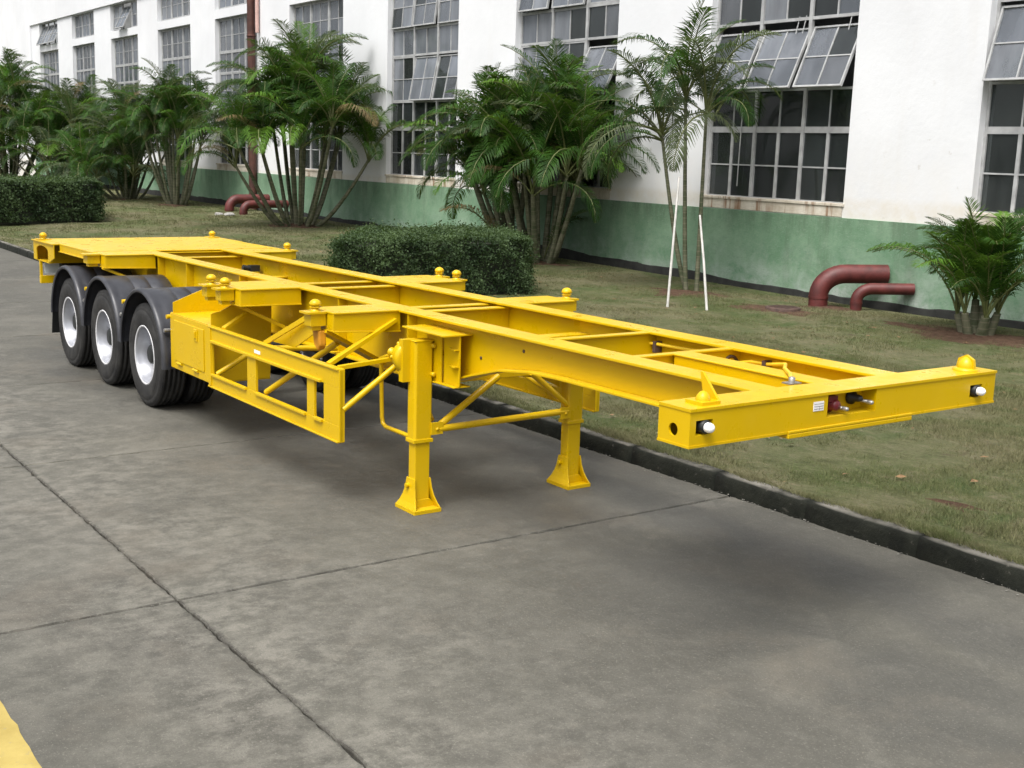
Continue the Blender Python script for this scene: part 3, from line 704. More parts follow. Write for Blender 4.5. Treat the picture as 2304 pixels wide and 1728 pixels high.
palm_clump('palm_clump', -20.0, 11.75, 'leaning palm clump rising behind the left part of the middle hedge', 'palm', [(0, 0, -.95, -.6, 2.3), (.1, .1, -.4, -.5, 2.7), (-.15, .1, -1.25, -.3, 1.9), (.2, 0, .05, -.2, 2.9), (.1, -.1, -.2, .3, 2.2), (.2, .2, .3, .4, 2.6), (-.1, 0, -.7, .2, 2.6), (.05, .1, -.6, -.5, 1.6), (.1, 0, -.1, -.5, 1.5), (-.1, 0, -1.0, .2, 1.7), (.1, .1, .2, .1, 1.9)], 1.1, MX, (6, 1, 1, .25), PG, .065, 6, 3, 10)
palm_clump('palm_clump', -18.85, 11.85, 'tall dark palm clump standing behind the right end of the middle hedge', 'palm', ring(16, .4, 1.15, 1.9, 3.3, 17), 1.15, MX, (7, 1, 1, .25), PG, .06, 7, 2, 11)
sp = palm_clump('slender_palm', -13.15, 11.3, 'tall slender young palm with three thin trunks between two white stakes', 'palm', [(-.08, 0, -.2, -.1, 3.8), (.14, .06, -.05, .05, 3.5), (-.16, .12, -.6, -.35, 3.1)], 1.0, ('palm', 'palm_pale'), (3, 2), None, .045, 8, 0, 10, kinds=(0, 1, 1, 2, 2, 3))
for (dx, dy, h, tl, az, kd, mt) in ((-.28, -.1, 3.6, .35, 2.6, 3, 'palm_pale'), (-.3, -.1, 3.5, .5, 3.9, 3, 'palm'), (-.76, -.2, 2.9, .45, 3.3, 3, 'palm_pale'), (-.74, -.2, 2.9, .3, 4.6, 3, 'palm'), (.24, .2, 3.3, .45, -1.2, 3, 'palm_pale'), (-.3, -.1, 3.75, -.1, 1.2, 4, 'palm_pale'), (.25, .2, 3.4, .3, 1.9, 2, 'palm'), (-.72, -.3, 3.05, .30, 4.05, 3, 'palm'), (-.70, -.3, 3.0, .15, 3.7, 2, 'palm'), (-.74, -.3, 3.1, .45, 4.4, 3, 'palm_pale'), (-.25, -.1, 3.7, .1, 5.2, 2, 'palm'), (-.25, -.1, 3.75, .1, 3.4, 1, 'palm')):
    put('frond', FR[mt][kd], sp, (dx, dy, h), (Matrix.Rotation(az, 3, 'Z') @ Matrix.Rotation(tl, 3, 'Y')).to_euler(), (1.12,)*3)
palm_clump('low_palm', -7.0, 11.65, 'low bushy palm with short stems at the right edge of the lawn', 'palm', ring(7, .17, .22, .45, .8, 19), .86, MX, (6, 4, 0, 0), None, .075, 9, 0, 9, kinds=(0, 0, 0, 1, 1, 4, 2))
for (x, y, rx, ry) in ((-13.1, 11.1, 1.0, .7), (-6.9, 11.4, 1.7, .9), (-30.5, 11, 1.1, .9), (-41.7, 11.1, .9, .7), (-18.85, 11.7, .9, .7), (-46.3, 10.6, .9, .7)): soil_patch(x, y, rx, ry)
soil_patch(-1.05, 2.55, .26, .12, up=.004)
for (p0, p1, lab) in (((-11.59, 9.30, 0), (-12.05, 9.85, 2.40), 'left white support stake leaning on the slender palm'), ((-10.98, 9.69, 0), (-11.59, 9.97, 1.74), 'right white support stake leaning on the slender palm')):
    b = MB(); z0 = gz(p0[0], p0[1]); b.tube([(p0[0], p0[1], z0-.1), ((p0[0]+p1[0])/2+.015, (p0[1]+p1[1])/2-.01, (z0+p1[2])/2), p1], [.024, .022, .018], 8)
    o = b.build('stake', M['stake']); tag(o, lab, 'stake', 'white stakes propping the slender palm')

# ------------------------------------------------------------------ hedges
def hedge(foot, ztop, nleaf, label, seed, leaf=.05):
    rg = np.random.default_rng(seed); cx = sum(p[0] for p in foot)/4; cy = sum(p[1] for p in foot)/4; z0 = gz(cx, cy)
    root = thing('hedge', (cx, cy, z0), label, 'hedge', 'trimmed hedges on the lawn')
    P = [Vector((*p, 0)) for p in foot]; zb = z0-.05
    def inset(k): return [Vector((cx+(p.x-cx)*k, cy+(p.y-cy)*k, 0)) for p in P]
    b = MB(); I = inset(.93); b.add([(*p.xy, zb) for p in I]+[(*p.xy, ztop-.09) for p in I], [(0, 1, 5, 4), (1, 2, 6, 5), (2, 3, 7, 6), (3, 0, 4, 7), (4, 5, 6, 7)])
    b.build('core', M['twig'], root)
    per = [(P[i+1 if i < 3 else 0]-P[i]).length for i in range(4)]; H = ztop-z0
    area = [L*H for L in per]; top = abs((P[2]-P[0]).cross(P[3]-P[1]).z)/2; tot = sum(area)+top
    V = []; 
    for i in range(4):
        n = int(nleaf*area[i]/tot); u = rg.random(n); v = rg.random(n)**.9; q = P[(i+1) % 4]-P[i]; nm = Vector((q.y, -q.x, 0)).normalized()
        if nm.dot(Vector((P[i].x-cx, P[i].y-cy, 0))) < 0: nm = -nm
        bump = .05*np.sin(u*per[i]*5.1+v*4)+.04*np.sin(u*per[i]*11+v*H*9); dpt = bump+rg.normal(0, .055, n)-.02-.06*np.clip((v-.88)/.12, 0, 1)
        X = P[i].x+q.x*u+nm.x*dpt; Y = P[i].y+q.y*u+nm.y*dpt; V.append((np.c_[X, Y, z0+.02+v*H], np.tile(np.array([nm.x, nm.y, .35]), (n, 1))))
    n = int(nleaf*top/tot*1.15); u = rg.random(n); v = rg.random(n)
    A = (1-v)[:, None]*((1-u)[:, None]*np.array(P[0])+u[:, None]*np.array(P[1]))+v[:, None]*((1-u)[:, None]*np.array(P[3])+u[:, None]*np.array(P[2]))
    A[:, 2] = ztop+rg.normal(0, .03, n)+.025*np.sin(A[:, 0]*4+A[:, 1]*3)-.05*((u < .03) | (u > .97)); V.append((A, np.tile(np.array([0, 0, 1.]), (n, 1))))
    # stray shoots
    C0 = np.concatenate([a for a, _ in V]); N0 = np.concatenate([c for _, c in V]); n = len(C0)
    ns = nleaf//40; pick = rg.integers(0, n, ns); reach = rg.uniform(.03, .16, ns)
    sh = [C0[pick]+(N0[pick]/np.linalg.norm(N0[pick], axis=1)[:, None]+rg.normal(0, .25, (ns, 3)))*(reach*k/4)[:, None] for k in range(1, 5)]
    C0 = np.concatenate([C0]+sh); N0 = np.concatenate([N0]+[N0[pick]]*4); n = len(C0)
    gap = np.sin(C0[:, 0]*3.1+2*np.sin(C0[:, 2]*4))*np.sin(C0[:, 1]*2.7+1.5*np.sin(C0[:, 2]*5+C0[:, 0])); keep = (gap < .72) | (rg.random(n) < .35); C0 = C0[keep]; N0 = N0[keep]; n = len(C0)
    nr = N0+rg.normal(0, .75, (n, 3)); nr /= np.linalg.norm(nr, axis=1)[:, None]; a = np.cross(nr, rg.normal(0, 1, (n, 3))); a /= np.linalg.norm(a, axis=1)[:, None]; c = np.cross(nr, a)
    l = leaf*rg.uniform(.6, 1.3, n)[:, None]; wv = l*.42
    Q = np.stack([C0-a*l*.7, C0+c*wv, C0+a*l*.7, C0-c*wv], 1)-np.array([cx, cy, z0])
    me = bpy.data.meshes.new('foliage'); me.vertices.add(4*n); me.vertices.foreach_set('co', Q.ravel()); me.loops.add(4*n); me.loops.foreach_set('vertex_index', np.arange(4*n, dtype=np.int32))
    me.polygons.add(n); me.polygons.foreach_set('loop_start', np.arange(0, 4*n, 4, dtype=np.int32)); me.update(); me.validate(); me.materials.append(M['hedge'])
    o = put('foliage', me, root, (0, 0, 0)); o['kind'] = 'stuff'; return root
hedge([(-13.75, 3.85), (-13.8, 7.9), (-16.7, 9.3), (-16.95, 6.0)], 1.20, 80000, 'trimmed hedge block behind the middle of the yellow trailer', 3, .034)
hedge([(-32.5, 1.95), (-33.85, 6.05), (-37.6, 6.7), (-36.4, 2.9)], 1.64, 45000, 'trimmed hedge block at the left edge in front of the palm clumps', 4, .05)
st = [(-36.1, 10.7, .16), (-35.6, 10.9, .2), (-35.0, 10.6, .12)]
for i, (x, y, r) in enumerate(st):
    bm = bmesh.new(); bmesh.ops.create_icosphere(bm, subdivisions=2, radius=r)
    for v in bm.verts: v.co *= random.uniform(.8, 1.15); v.co.z *= .45
    me = bpy.data.meshes.new('stone'); bm.to_mesh(me); bm.free(); me.materials.append(M['stone'])
    o = bpy.data.objects.new('stone', me); COL.objects.link(o); o.location = (x, y, gz(x, y)+.03); tag(o, ('leftmost of the three pale flat stones beside the left red pipes', 'middle and biggest of the three pale flat stones beside the left red pipes', 'rightmost and smallest of the three pale flat stones beside the left red pipes')[i], 'stone', 'pale stones beside the left red pipes')
# ------------------------------------------------------------------ the yellow skeletal container trailer
ZT = 1.418                                            # loading plane
tr = thing('container_trailer', (-6, 0, 0), 'long bright yellow skeletal container trailer with three axles standing on its landing legs', 'trailer')
Yl = M['yellow']; BW = .50
def P(b, name, mat=Yl, parent=tr, bevel=.005, **k): return b.build(name, mat, parent, bevel=bevel, **k)
prof = [(-12.0, 1.10), (-10.9, .98), (-6.2, .93), (-3.75, .93), (-3.38, .945), (-3.18, .985), (-2.88, 1.075), (-2.55, 1.16), (-2.2, 1.203), (-1.9, 1.212), (-.205, 1.212)]
for sg in (-1, 1):
    yc = sg*BW+.02; b = MB()
    b.prism(prof+[(-.205, ZT-.018), (-12.0, ZT-.018)], 'xz', yc-.009, yc+.009)
    b.box(-9.98, -.205, yc-.095, yc+.095, ZT-.018, ZT)
    for (p, q) in zip(prof[:-1], prof[1:]): b.prism([(p[0], p[1]-.016), (q[0], q[1]-.016), (q[0], q[1]), (p[0], p[1])], 'xz', yc-.085, yc+.085)
    P(b, 'main_beam', bevel=.003)
    for x in (-3.75, -4.9, -7.0, -8.45, -9.35):
        zb = .95; s = MB(); s.box(x-.006, x+.006, yc-sg*.0+(-.088 if sg < 0 else .010), yc+(-.010 if sg < 0 else .088), zb, ZT-.02); P(s, 'stiffener', bevel=0)
y0, y1 = -BW+.03, BW+.01
def cross(x, z0, z1, w=.07, t=.010):
    b = MB(); b.box(x-t/2, x+t/2, y0, y1, z0, z1-.012); b.box(x-w/2, x+w/2, y0, y1, z1-.012, z1); b.box(x-w/2, x+w/2, y0, y1, z0-.012, z0); P(b, 'cross_member', bevel=.002)
cross(-1.36, 1.225, ZT-.004, .06); cross(-2.16, 1.225, ZT-.004, .07); cross(-2.95, 1.12, 1.30, .12); cross(-5.0, .97, 1.16, .12)
cross(-3.96, 1.06, ZT-.03, .10); cross(-4.2, 1.06, ZT-.03, .10); cross(-5.76, 1.06, ZT-.03, .10); cross(-6.2, 1.06, ZT-.03, .10); cross(-7.1, .99, 1.2, .12)
cross(-8.3, 1.0, 1.24, .12); cross(-9.55, 1.2, ZT-.05, .10); cross(-9.97, 1.15, ZT-.02, .10)
b = MB(); b.box(-3.42, -3.32, y0, y1, .93, 1.06); P(b, 'cross_member')
# neck: stringer, kingpin plate, hoses
b = MB(); b.box(-1.33, -.205, -.085, -.075, 1.215, ZT-.014); b.box(-1.33, -.205, .055, .065, 1.215, ZT-.014); b.box(-1.33, -.205, -.095, .075, ZT-.014, ZT-.002); P(b, 'neck_stringer')
b = MB(); b.box(-1.5, -.205, y0+.01, y1-.01, 1.203, 1.213); P(b, 'coupler_plate'); 
b = MB(); b.lathe([(.045, .0), (.045, -.05), (.036, -.055), (.036, -.09), (.05, -.095), (.05, -.11), (0, -.11)], (-.75, 0, 1.203), 'z', 20); P(b, 'kingpin', M['steel'], bevel=0)
b = MB(); yw = BW+.02-.012
pts = [(-2.33, yw-.02, 1.27), (-2.25, yw-.05, 1.325), (-2.1, yw-.05, 1.335), (-1.9, yw-.03, 1.335), (-1.55, yw-.03, 1.345), (-1.4, yw-.04, 1.345)]
b.tube(pts, .012, 8); P(b, 'air_hose', M['hose'], bevel=0); b = MB(); b.tube([(-1.33, yw-.05, 1.315), (-1.2, yw-.05, 1.345), (-1.05, yw-.05, 1.35), (-.85, yw-.12, 1.385), (-.6, .1, 1.42), (-.4, -.08, 1.435), (-.26, -.22, 1.435)], .012, 8); P(b, 'air_hose', M['hose'], bevel=0)
for (x, z) in ((-2.1, 1.335), (-1.08, 1.35)): b = MB(); b.box(x-.015, x+.015, yw-.065, yw-.005, z-.06, z+.018); P(b, 'hose_clip', M['iron'], bevel=0)
for x in (-2.36, -1.40): b = MB(); b.lathe([(.05, -.008), (.068, -.008), (.068, .008), (.05, .008), (.05, -.008)], (x+.047, yw-.075, 1.30), 'x', 20); P(b, 'grommet', M['iron'], bevel=0)
b = MB(); b.box(-.275, -.215, -.28, -.19, ZT+.001, ZT+.008); b.lathe([(.018, 0), (.018, .025), (.01, .03), (0, .03)], (-.245, -.235, ZT+.008), 'z', 10); P(b, 'hose_fitting', M['steel'], bevel=0)

# front bolster box with cut-outs
BY, XB0, XB1, ZB0 = 1.225, -.20, .02, 1.228
b = MB(); b.box(XB0, XB1+.006, -BY-.004, BY+.004, ZT-.013, ZT+.002); b.box(XB0, XB1+.004, -BY-.004, BY+.004, ZB0, ZB0+.012); b.box(XB0, XB0+.012, -BY+.012, BY-.012, ZB0+.012, ZT-.013)
holes = [(-1.185, -1.075, 1.288, 1.360), (-.25, .14, 1.285, ZT-.013), (.985, 1.10, 1.275, 1.350)]
cut = [-BY+.012]+[v for h in holes for v in h[:2]]+[BY-.012]
for k in range(0, len(cut), 2): b.box(XB1-.012, XB1, cut[k], cut[k+1], ZB0+.012, ZT-.013)
for (u, v, z0, z1) in holes:
    b.box(XB1-.012, XB1, u, v, ZB0+.012, z0)
    if z1 < ZT-.014: b.box(XB1-.012, XB1, u, v, z1, ZT-.013)
    b.box(XB1-.10, XB1-.012, u-.006, u, z0-.004, z1); b.box(XB1-.10, XB1-.012, v, v+.006, z0-.004, z1); b.box(XB1-.106, XB1-.10, u-.006, v+.006, z0-.004, z1); b.box(XB1-.10, XB1-.012, u, v, z0-.004, z0)
for sg in (-1, 1): b.holed(XB0, XB1, ZB0+.012, ZT-.013, -.093, 1.303, .032, 'xz', sg*BY-.006*sg-.006, sg*BY-.006*sg+.006)
fb = P(b, 'front_bolster', bevel=0)
b = MB(); b.box(-.16, XB1+.012, -.545, .45, ZB0-.026, ZB0-.001); b.box(XB1+.003, XB1+.012, -.545, .45, ZB0-.001, ZB0+.016); P(b, 'kick_plate', parent=fb)
b = MB(); b.box(XB1+.001, XB1+.003, -.362, -.283, 1.327, 1.376); lb = P(b, 'label_plate', M['label'], bevel=0)
b = MB()
for z in (1.338, 1.351, 1.364): b.box(XB1+.0032, XB1+.0042, -.357, -.288, z-.0012, z+.0012)
b.box(XB1+.0032, XB1+.0042, -.318, -.316, 1.330, 1.351); P(b, 'printed_line', M['ink'], lb, bevel=0)
for (u, v, z0, z1) in (holes[0], holes[2]):
    yc, zc = (u+v)/2, (z0+z1)/2+.002; b = MB(); b.box(XB1-.099, XB1-.05, u+.004, v-.004, z0+.003, z1-.003); b.lathe([(.034, -.05), (.034, .008), (.028, .014), (.0, .014)], (XB1, yc+.005, zc), 'x', 18)
    lm = P(b, 'marker_lamp', M['black'], bevel=0)
    b = MB(); b.lathe([(.024, .012), (.0255, .03), (.021, .046), (.012, .055), (0, .057)], (XB1, yc+.005, zc), 'x', 18); P(b, 'lens', M['white'], lm, bevel=0)
for (yc, zc, m) in ((-.155, 1.335, 'redcap'), (.045, 1.352, 'black')):
    b = MB(); b.lathe([(.05, -.09), (.05, -.07), (.032, -.06), (.030, -.02), (.022, -.01), (0, -.008)] if m == 'redcap' else [(.04, -.095), (.04, -.08), (.022, -.07), (.018, -.03), (.012, -.02), (0, -.018)], (XB1, yc, zc), 'x', 16)
    if m == 'redcap': b.box(XB1-.07, XB1-.03, yc-.05, yc+.02, zc+.02, zc+.05)
    cp = P(b, 'air_coupling', M[m], bevel=0)
    b = MB(); b.lathe([(.012, -.02), (.012, .012), (.008, .02), (0, .022)], (XB1, yc+.045, zc-.018), 'x', 10); b.tube([(XB1-.05, yc+.02, zc-.012), (XB1+.01, yc+.06, zc-.02)], .010, 8); P(b, 'nozzle', M['steel'], cp, bevel=0)
def dome(b, c, r, h):
    b.lathe([(r, 0), (r*1.02, h*.35), (r*.86, h*.62), (r*.5, h*.88), (.001, h)], c, 'z', 18)
b = MB(); b.lathe([(.050, 0), (.051, .028), (.046, .048), (.034, .065), (.016, .080), (.001, .086)], (-.07, 1.06, ZT+.002), 'z', 14); b.prism([(-.13, ZT+.02), (-.12, ZT+.07), (-.07, ZT+.095), (-.02, ZT+.07), (-.01, ZT+.02)], 'xz', 1.05, 1.07); b.lathe([(.075, 0), (.075, .012), (.05, .018)], (-.07, 1.06, ZT+.002), 'z', 18); P(b, 'corner_pin', bevel=0)
b = MB(); dome(b, (-.07, -1.06, ZT+.002), .036, .062); b.box(-.13, -.01, -1.12, -1.0, ZT+.0025, ZT+.018); b.prism([(-.13, ZT+.018), (-.16, ZT+.14), (-.145, ZT+.14), (-.07, ZT+.06), (-.03, ZT+.018)], 'xz', -1.0, -.985); P(b, 'corner_pin', bevel=0)

# outriggers with twist locks
def twist(b, x, y, z, up=True):
    b.lathe([(.042, 0), (.040, .012), (.026, .016), (.026, .038), (.044, .044), (.047, .058), (.036, .076), (.016, .088), (.001, .09)], (x, y, z), 'z', 16)
    b.lathe([(.03, .018), (.055, .03), (.03, .042)], (x, y, z), 'z', 4)
def outrigger(x0, x1, sg, pins, zroot=1.26, ztip=1.285, pinw=.15, showpin=True, shift=.0):
    b = MB(); ya, yb = sg*(BW+.075)+.02, sg*1.125
    if (ya > yb) == (sg > 0): ya, yb = ya, yb
    lo, hi = min(ya, yb), max(ya, yb); zl = lambda y: zroot if abs(y) < .8 else ztip
    for x in (x0+.02, x1-.02): b.prism([(lo, zl(lo)), (hi, zl(hi)), (hi, ZT-.012), (lo, ZT-.012)], 'yz', x-.006, x+.006)
    b.box(x0, x1, lo, hi, ZT-.012, ZT+.0015); ye = sg*1.119; b.box(x0+.027, x1-.027, min(ye, ye-sg*.008), max(ye, ye-sg*.008), ztip+.001, ZT-.0125)
    b.prism([(lo, zl(lo)-.012), (hi, zl(hi)-.012), (hi, zl(hi)), (lo, zl(lo))], 'yz', x0, x1)
    o = P(b, 'outrigger', bevel=.003)
    for px_ in pins:
        t = MB(); yc = sg*1.195; h = pinw/2
        t.box(px_-h, px_+h, yc-h-.012, yc+h-.008, ZT-.016, ZT-.001); t.box(px_-h*.78, px_+h*.78, *sorted((yc+sg*h*.72, sg*1.127)), 1.31, ZT-.016); t.box(px_-h*.5, px_+h*.5, yc-h*.5, yc+h*.5, 1.275, 1.31)
        if showpin: twist(t, px_, yc+sg*-.01, ZT-.001)
        P(t, 'twist_lock', parent=o, bevel=0)
    return o
for sg in (-1, 1):
    outrigger(-4.26, -3.87, sg, (-4.06,)); outrigger(-6.26, -5.62, sg, (-5.82, -6.14), 1.275, 1.28)
    outrigger(-9.96, -9.45, sg, (-9.72,), 1.265, 1.28, .20, sg > 0)
# rear frame
b = MB(); b.box(-12.2, -10.0, -1.125, 1.125, ZT-.010, ZT+.003); b.box(-10.0, -9.96, -.46, .46, ZT-.010, ZT+.003)
P(b, 'rear_deck', bevel=.003)
for sg in (-1, 1):
    b = MB(); lo, hi = sorted((sg*1.10, sg*1.16)); b.box(-11.2, -9.80, lo+.002, hi, ZT-.012, ZT+.006); m = sg*1.155; b.box(-11.2, -9.80, min(m, m-sg*.01), max(m, m-sg*.01), 1.335, ZT-.012); lo2, hi2 = sorted((sg*1.09, sg*1.17)); b.box(-11.2, -9.8, lo2, hi2, 1.322, 1.335); P(b, 'side_member', bevel=.003)
b = MB(); b.box(-12.24, -12.225, -1.21, 1.21, 1.165, ZT-.014); b.box(-12.24, -11.25, -1.235, 1.235, ZT-.014, ZT-.003-.011+.013); b.box(-12.225, -11.55, -1.2, 1.2, 1.155, 1.165); b.box(-11.56, -11.55, -1.2, 1.2, 1.165, ZT-.014)
for sg in (-1, 1):
    arch = [(-12.225, 1.165), (-12.08, 1.165), (-12.08, 1.30)]+[(-11.8+.28*math.cos(math.pi-math.pi*k/10), 1.30+.062*math.sin(math.pi*k/10)) for k in range(1, 10)]+[(-11.52, 1.30), (-11.52, 1.165), (-11.25, 1.24), (-11.25, ZT-.014), (-12.225, ZT-.014)]
    y = sg*1.215; b.prism(arch, 'xz', min(y, y-sg*.01), max(y, y-sg*.01)); y2 = sg*1.06; b.box(-12.22, -11.565, min(y2, y2-sg*.01), max(y2, y2-sg*.01), 1.17, 1.31)
rb = P(b, 'rear_bolster', bevel=0)
for sg in (-1, 1):
    t = MB(); twist(t, -12.06, sg*1.13, ZT+.003); t.box(-12.14, -11.98, sg*1.13-.08, sg*1.13+.08, ZT+.0035, ZT+.012); P(t, 'twist_lock', parent=rb, bevel=0)
b = MB(); b.box(-12.05, -11.97, -1.2, 1.2, .865, .965); ub = P(b, 'underrun_bumper')
for y in (-1.185, -.5, .5, 1.185):
    t = MB(); t.box(-12.035, -11.985, y-.014, y+.014, .966, 1.155); P(t, 'bumper_post', parent=ub, bevel=0)
for sg in (-1, 1):
    b = MB(); b.box(-11.96, -11.86, sg*.80-.17, sg*.80+.17, .99, 1.135); tl = P(b, 'tail_lamp', M['black']); b = MB(); b.lathe([(.04, 0), (.04, .05), (.02, .07), (0, .07)], (-11.855, sg*.9, 1.06), 'x', 14); P(b, 'bulb_cap', M['white'], tl, bevel=0)
    b = MB(); b.box(-11.99, -11.975, sg*1.05-.10, sg*1.05+.10, .99, 1.13); P(b, 'reflector', M['lamp_glass'], tl, bevel=0)

# landing legs
XL, YL = -3.33, .705
for sg in (-1, 1):
    y = sg*YL; b = MB(); b.prism([(XL-.055, y-.062), (XL-.04, y-.077), (XL+.045, y-.077), (XL+.06, y-.062), (XL+.06, y+.062), (XL+.045, y+.077), (XL-.04, y+.077), (XL-.055, y+.062)], 'xy', .52, 1.265)
    b.box(XL-.06, XL+.065, y-.082, y+.082, .515, .545); b.box(XL-.058, XL+.063, y-.08, y+.08, 1.262, 1.272)
    leg = P(b, 'landing_leg', bevel=.004)
    b = MB(); b.box(XL-.045, XL+.05, y-.062, y+.062, .06, .515); P(b, 'inner_tube', parent=leg, bevel=.006)
    b = MB(); b.box(XL-.145, XL+.14, y-.115, y+.115, .012, .030); b.box(XL-.07, XL+.075, y-.085, y-.075, .03, .12)
    lv = [(.03, .140, .110), (.07, .112, .096), (.115, .088, .085), (.17, .070, .076), (.245, .058, .070)]
    for s in (-1, 1):
        V = [(XL+q*hx, y+s*(hy-o), z) for (z, hx, hy) in lv for q in (-1, 1) for o in (0, .011)]
        F = []
        for k in range(4):
            a_ = 4*k; F += [(a_, a_+2, a_+6, a_+4), (a_+1, a_+5, a_+7, a_+3), (a_, a_+4, a_+5, a_+1), (a_+2, a_+3, a_+7, a_+6)]
        F += [(0, 1, 3, 2), (16, 18, 19, 17)]; b.add(V, F)
    b.tube([(XL-.02, y-.10, .19), (XL-.02, y+.10, .19)], .018, 10); b.prism([(y-.115, .03), (y+.115, .03), (y+.06, .09), (y-.06, .09)], 'yz', XL+.052, XL+.060); b.box(XL-.145, XL+.14, y-.115, y+.115, 0, .0115)
    P(b, 'foot', parent=leg, bevel=.002)
    b = MB(); ya, yb = sorted((sg*(BW+.012)+.02, sg*.625)); xa_, xb_ = XL+.062, XL+.36
    b.box(XL-.21, xb_+.01, min(sg*.52+.02, sg*.74), max(sg*.52+.02, sg*.74), 1.335, 1.347); yv = sg*.62; b.box(XL-.05, XL+.15, min(yv, yv-sg*.012), max(yv, yv-sg*.012), .97, 1.335)
    yo = sg*.60; yo2 = sg*.588
    b.box(xa_+.09, xb_, min(yo, yo2), max(yo, yo2), .972, 1.335)
    for z in (1.235, 1.112): b.prism([(xa_+.16, sg*.601), (xb_-.004, sg*.601), (xb_-.004, sg*.64), (xa_+.26, sg*.64)], 'xy', z-.005, z+.005)
    b.box(xa_, xb_-.004, min(sg*.52+.02, sg*.64), max(sg*.52+.02, sg*.64), .962, .971)
    for (zz, xx) in ((1.23, .085), (1.02, .085)): b.lathe([(.018, -.012), (.018, .012), (.012, .02), (0, .02)], (XL+xx-.015, yv-.012*sg-.03, zz), 'x', 8)
    P(b, 'leg_bracket', bevel=.002)
# gearbox with folded crank on the near leg
b = MB(); gx, gy, gzz = XL-.06, -YL-.05, 1.135
b.lathe([(.001, .03), (.10, .03), (.125, .02), (.13, -.02), (.115, -.035), (.118, -.05), (.105, -.09), (.085, -.115), (.05, -.13), (.045, -.17), (.028, -.18), (.026, -.26), (.036, -.262), (.036, -.275), (.001, -.275)], (gx, gy, gzz), 'x', 24)
for k in range(6):
    g = 2*math.pi*k/6; b.lathe([(.014, -.05), (.014, -.03), (.001, -.03)], (gx-.03, gy+.11*math.cos(g), gzz+.11*math.sin(g)), 'x', 6)
for k in range(7):
    g = 2*math.pi*k/7+.3; cc, ss = math.cos(g), math.sin(g); b.bar((gx-.03, gy+.06*cc, gzz+.06*ss), (gx-.125, gy+.055*cc, gzz+.055*ss), .014, .10, (0, -ss, cc))
b.box(gx-.005, gx+.05, gy-.09, gy+.03, gzz-.17, gzz+.14)
gb = P(b, 'gearbox', bevel=0)
b = MB(); b.tube([(gx-.27, gy, gzz-.02), (-3.83, gy, 1.06), (-3.855, gy+.02, 1.0), (-3.855, gy+.03, .60), (-3.84, gy+.03, .555), (-3.79, gy+.03, .535), (-3.40, gy+.03, .535)], .017, 10); P(b, 'crank_handle', bevel=0)
b = MB(); b.tube([(3.0*0-3.33, -.62, 1.16), (-3.33, .62, 1.16)], .018, 10); P(b, 'cross_shaft', bevel=0)
# leg bracing
b = MB(); b.tube([(XL+.03, -YL+.12, .605), (XL+.03, -.03, .955)], .026, 12); P(b, 'brace_tube', bevel=0)
b = MB(); b.tube([(XL+.05, -YL+.13, .605), (XL+.05, YL-.08, .625)], .026, 12); P(b, 'brace_tube', bevel=0)
b = MB(); b.tube([(XL+.03, YL-.04, .65), (XL+.03, .28, .955)], .024, 12); P(b, 'brace_tube', bevel=0)
b = MB(); b.tube([(XL+.0, YL-.06, .69), (XL-.4, .36, .955)], .024, 12); P(b, 'brace_tube', bevel=0)
b = MB(); b.tube([(XL-.03, -YL+.12, .66), (XL-.55, -.45, .955)], .022, 12); P(b, 'brace_tube', bevel=0)
b = MB(); b.prism([(-.10, .955), (.60, .93), (.62, .80), (.45, .88), (.18, .93), (-.02, .93)], 'yz', XL-.06, XL-.05); P(b, 'gusset_plate', M['yellow'], bevel=0)
for y in (-YL+.11, YL-.11):
    b = MB(); b.prism([(y-.05, .57), (y+.05, .57), (y+.05, .66), (y-.05, .66)], 'yz', XL+.06, XL+.072); b.lathe([(.013, 0), (.013, .01), (0, .01)], (XL+.072, y, .61), 'x', 6); P(b, 'brace_lug', bevel=0)

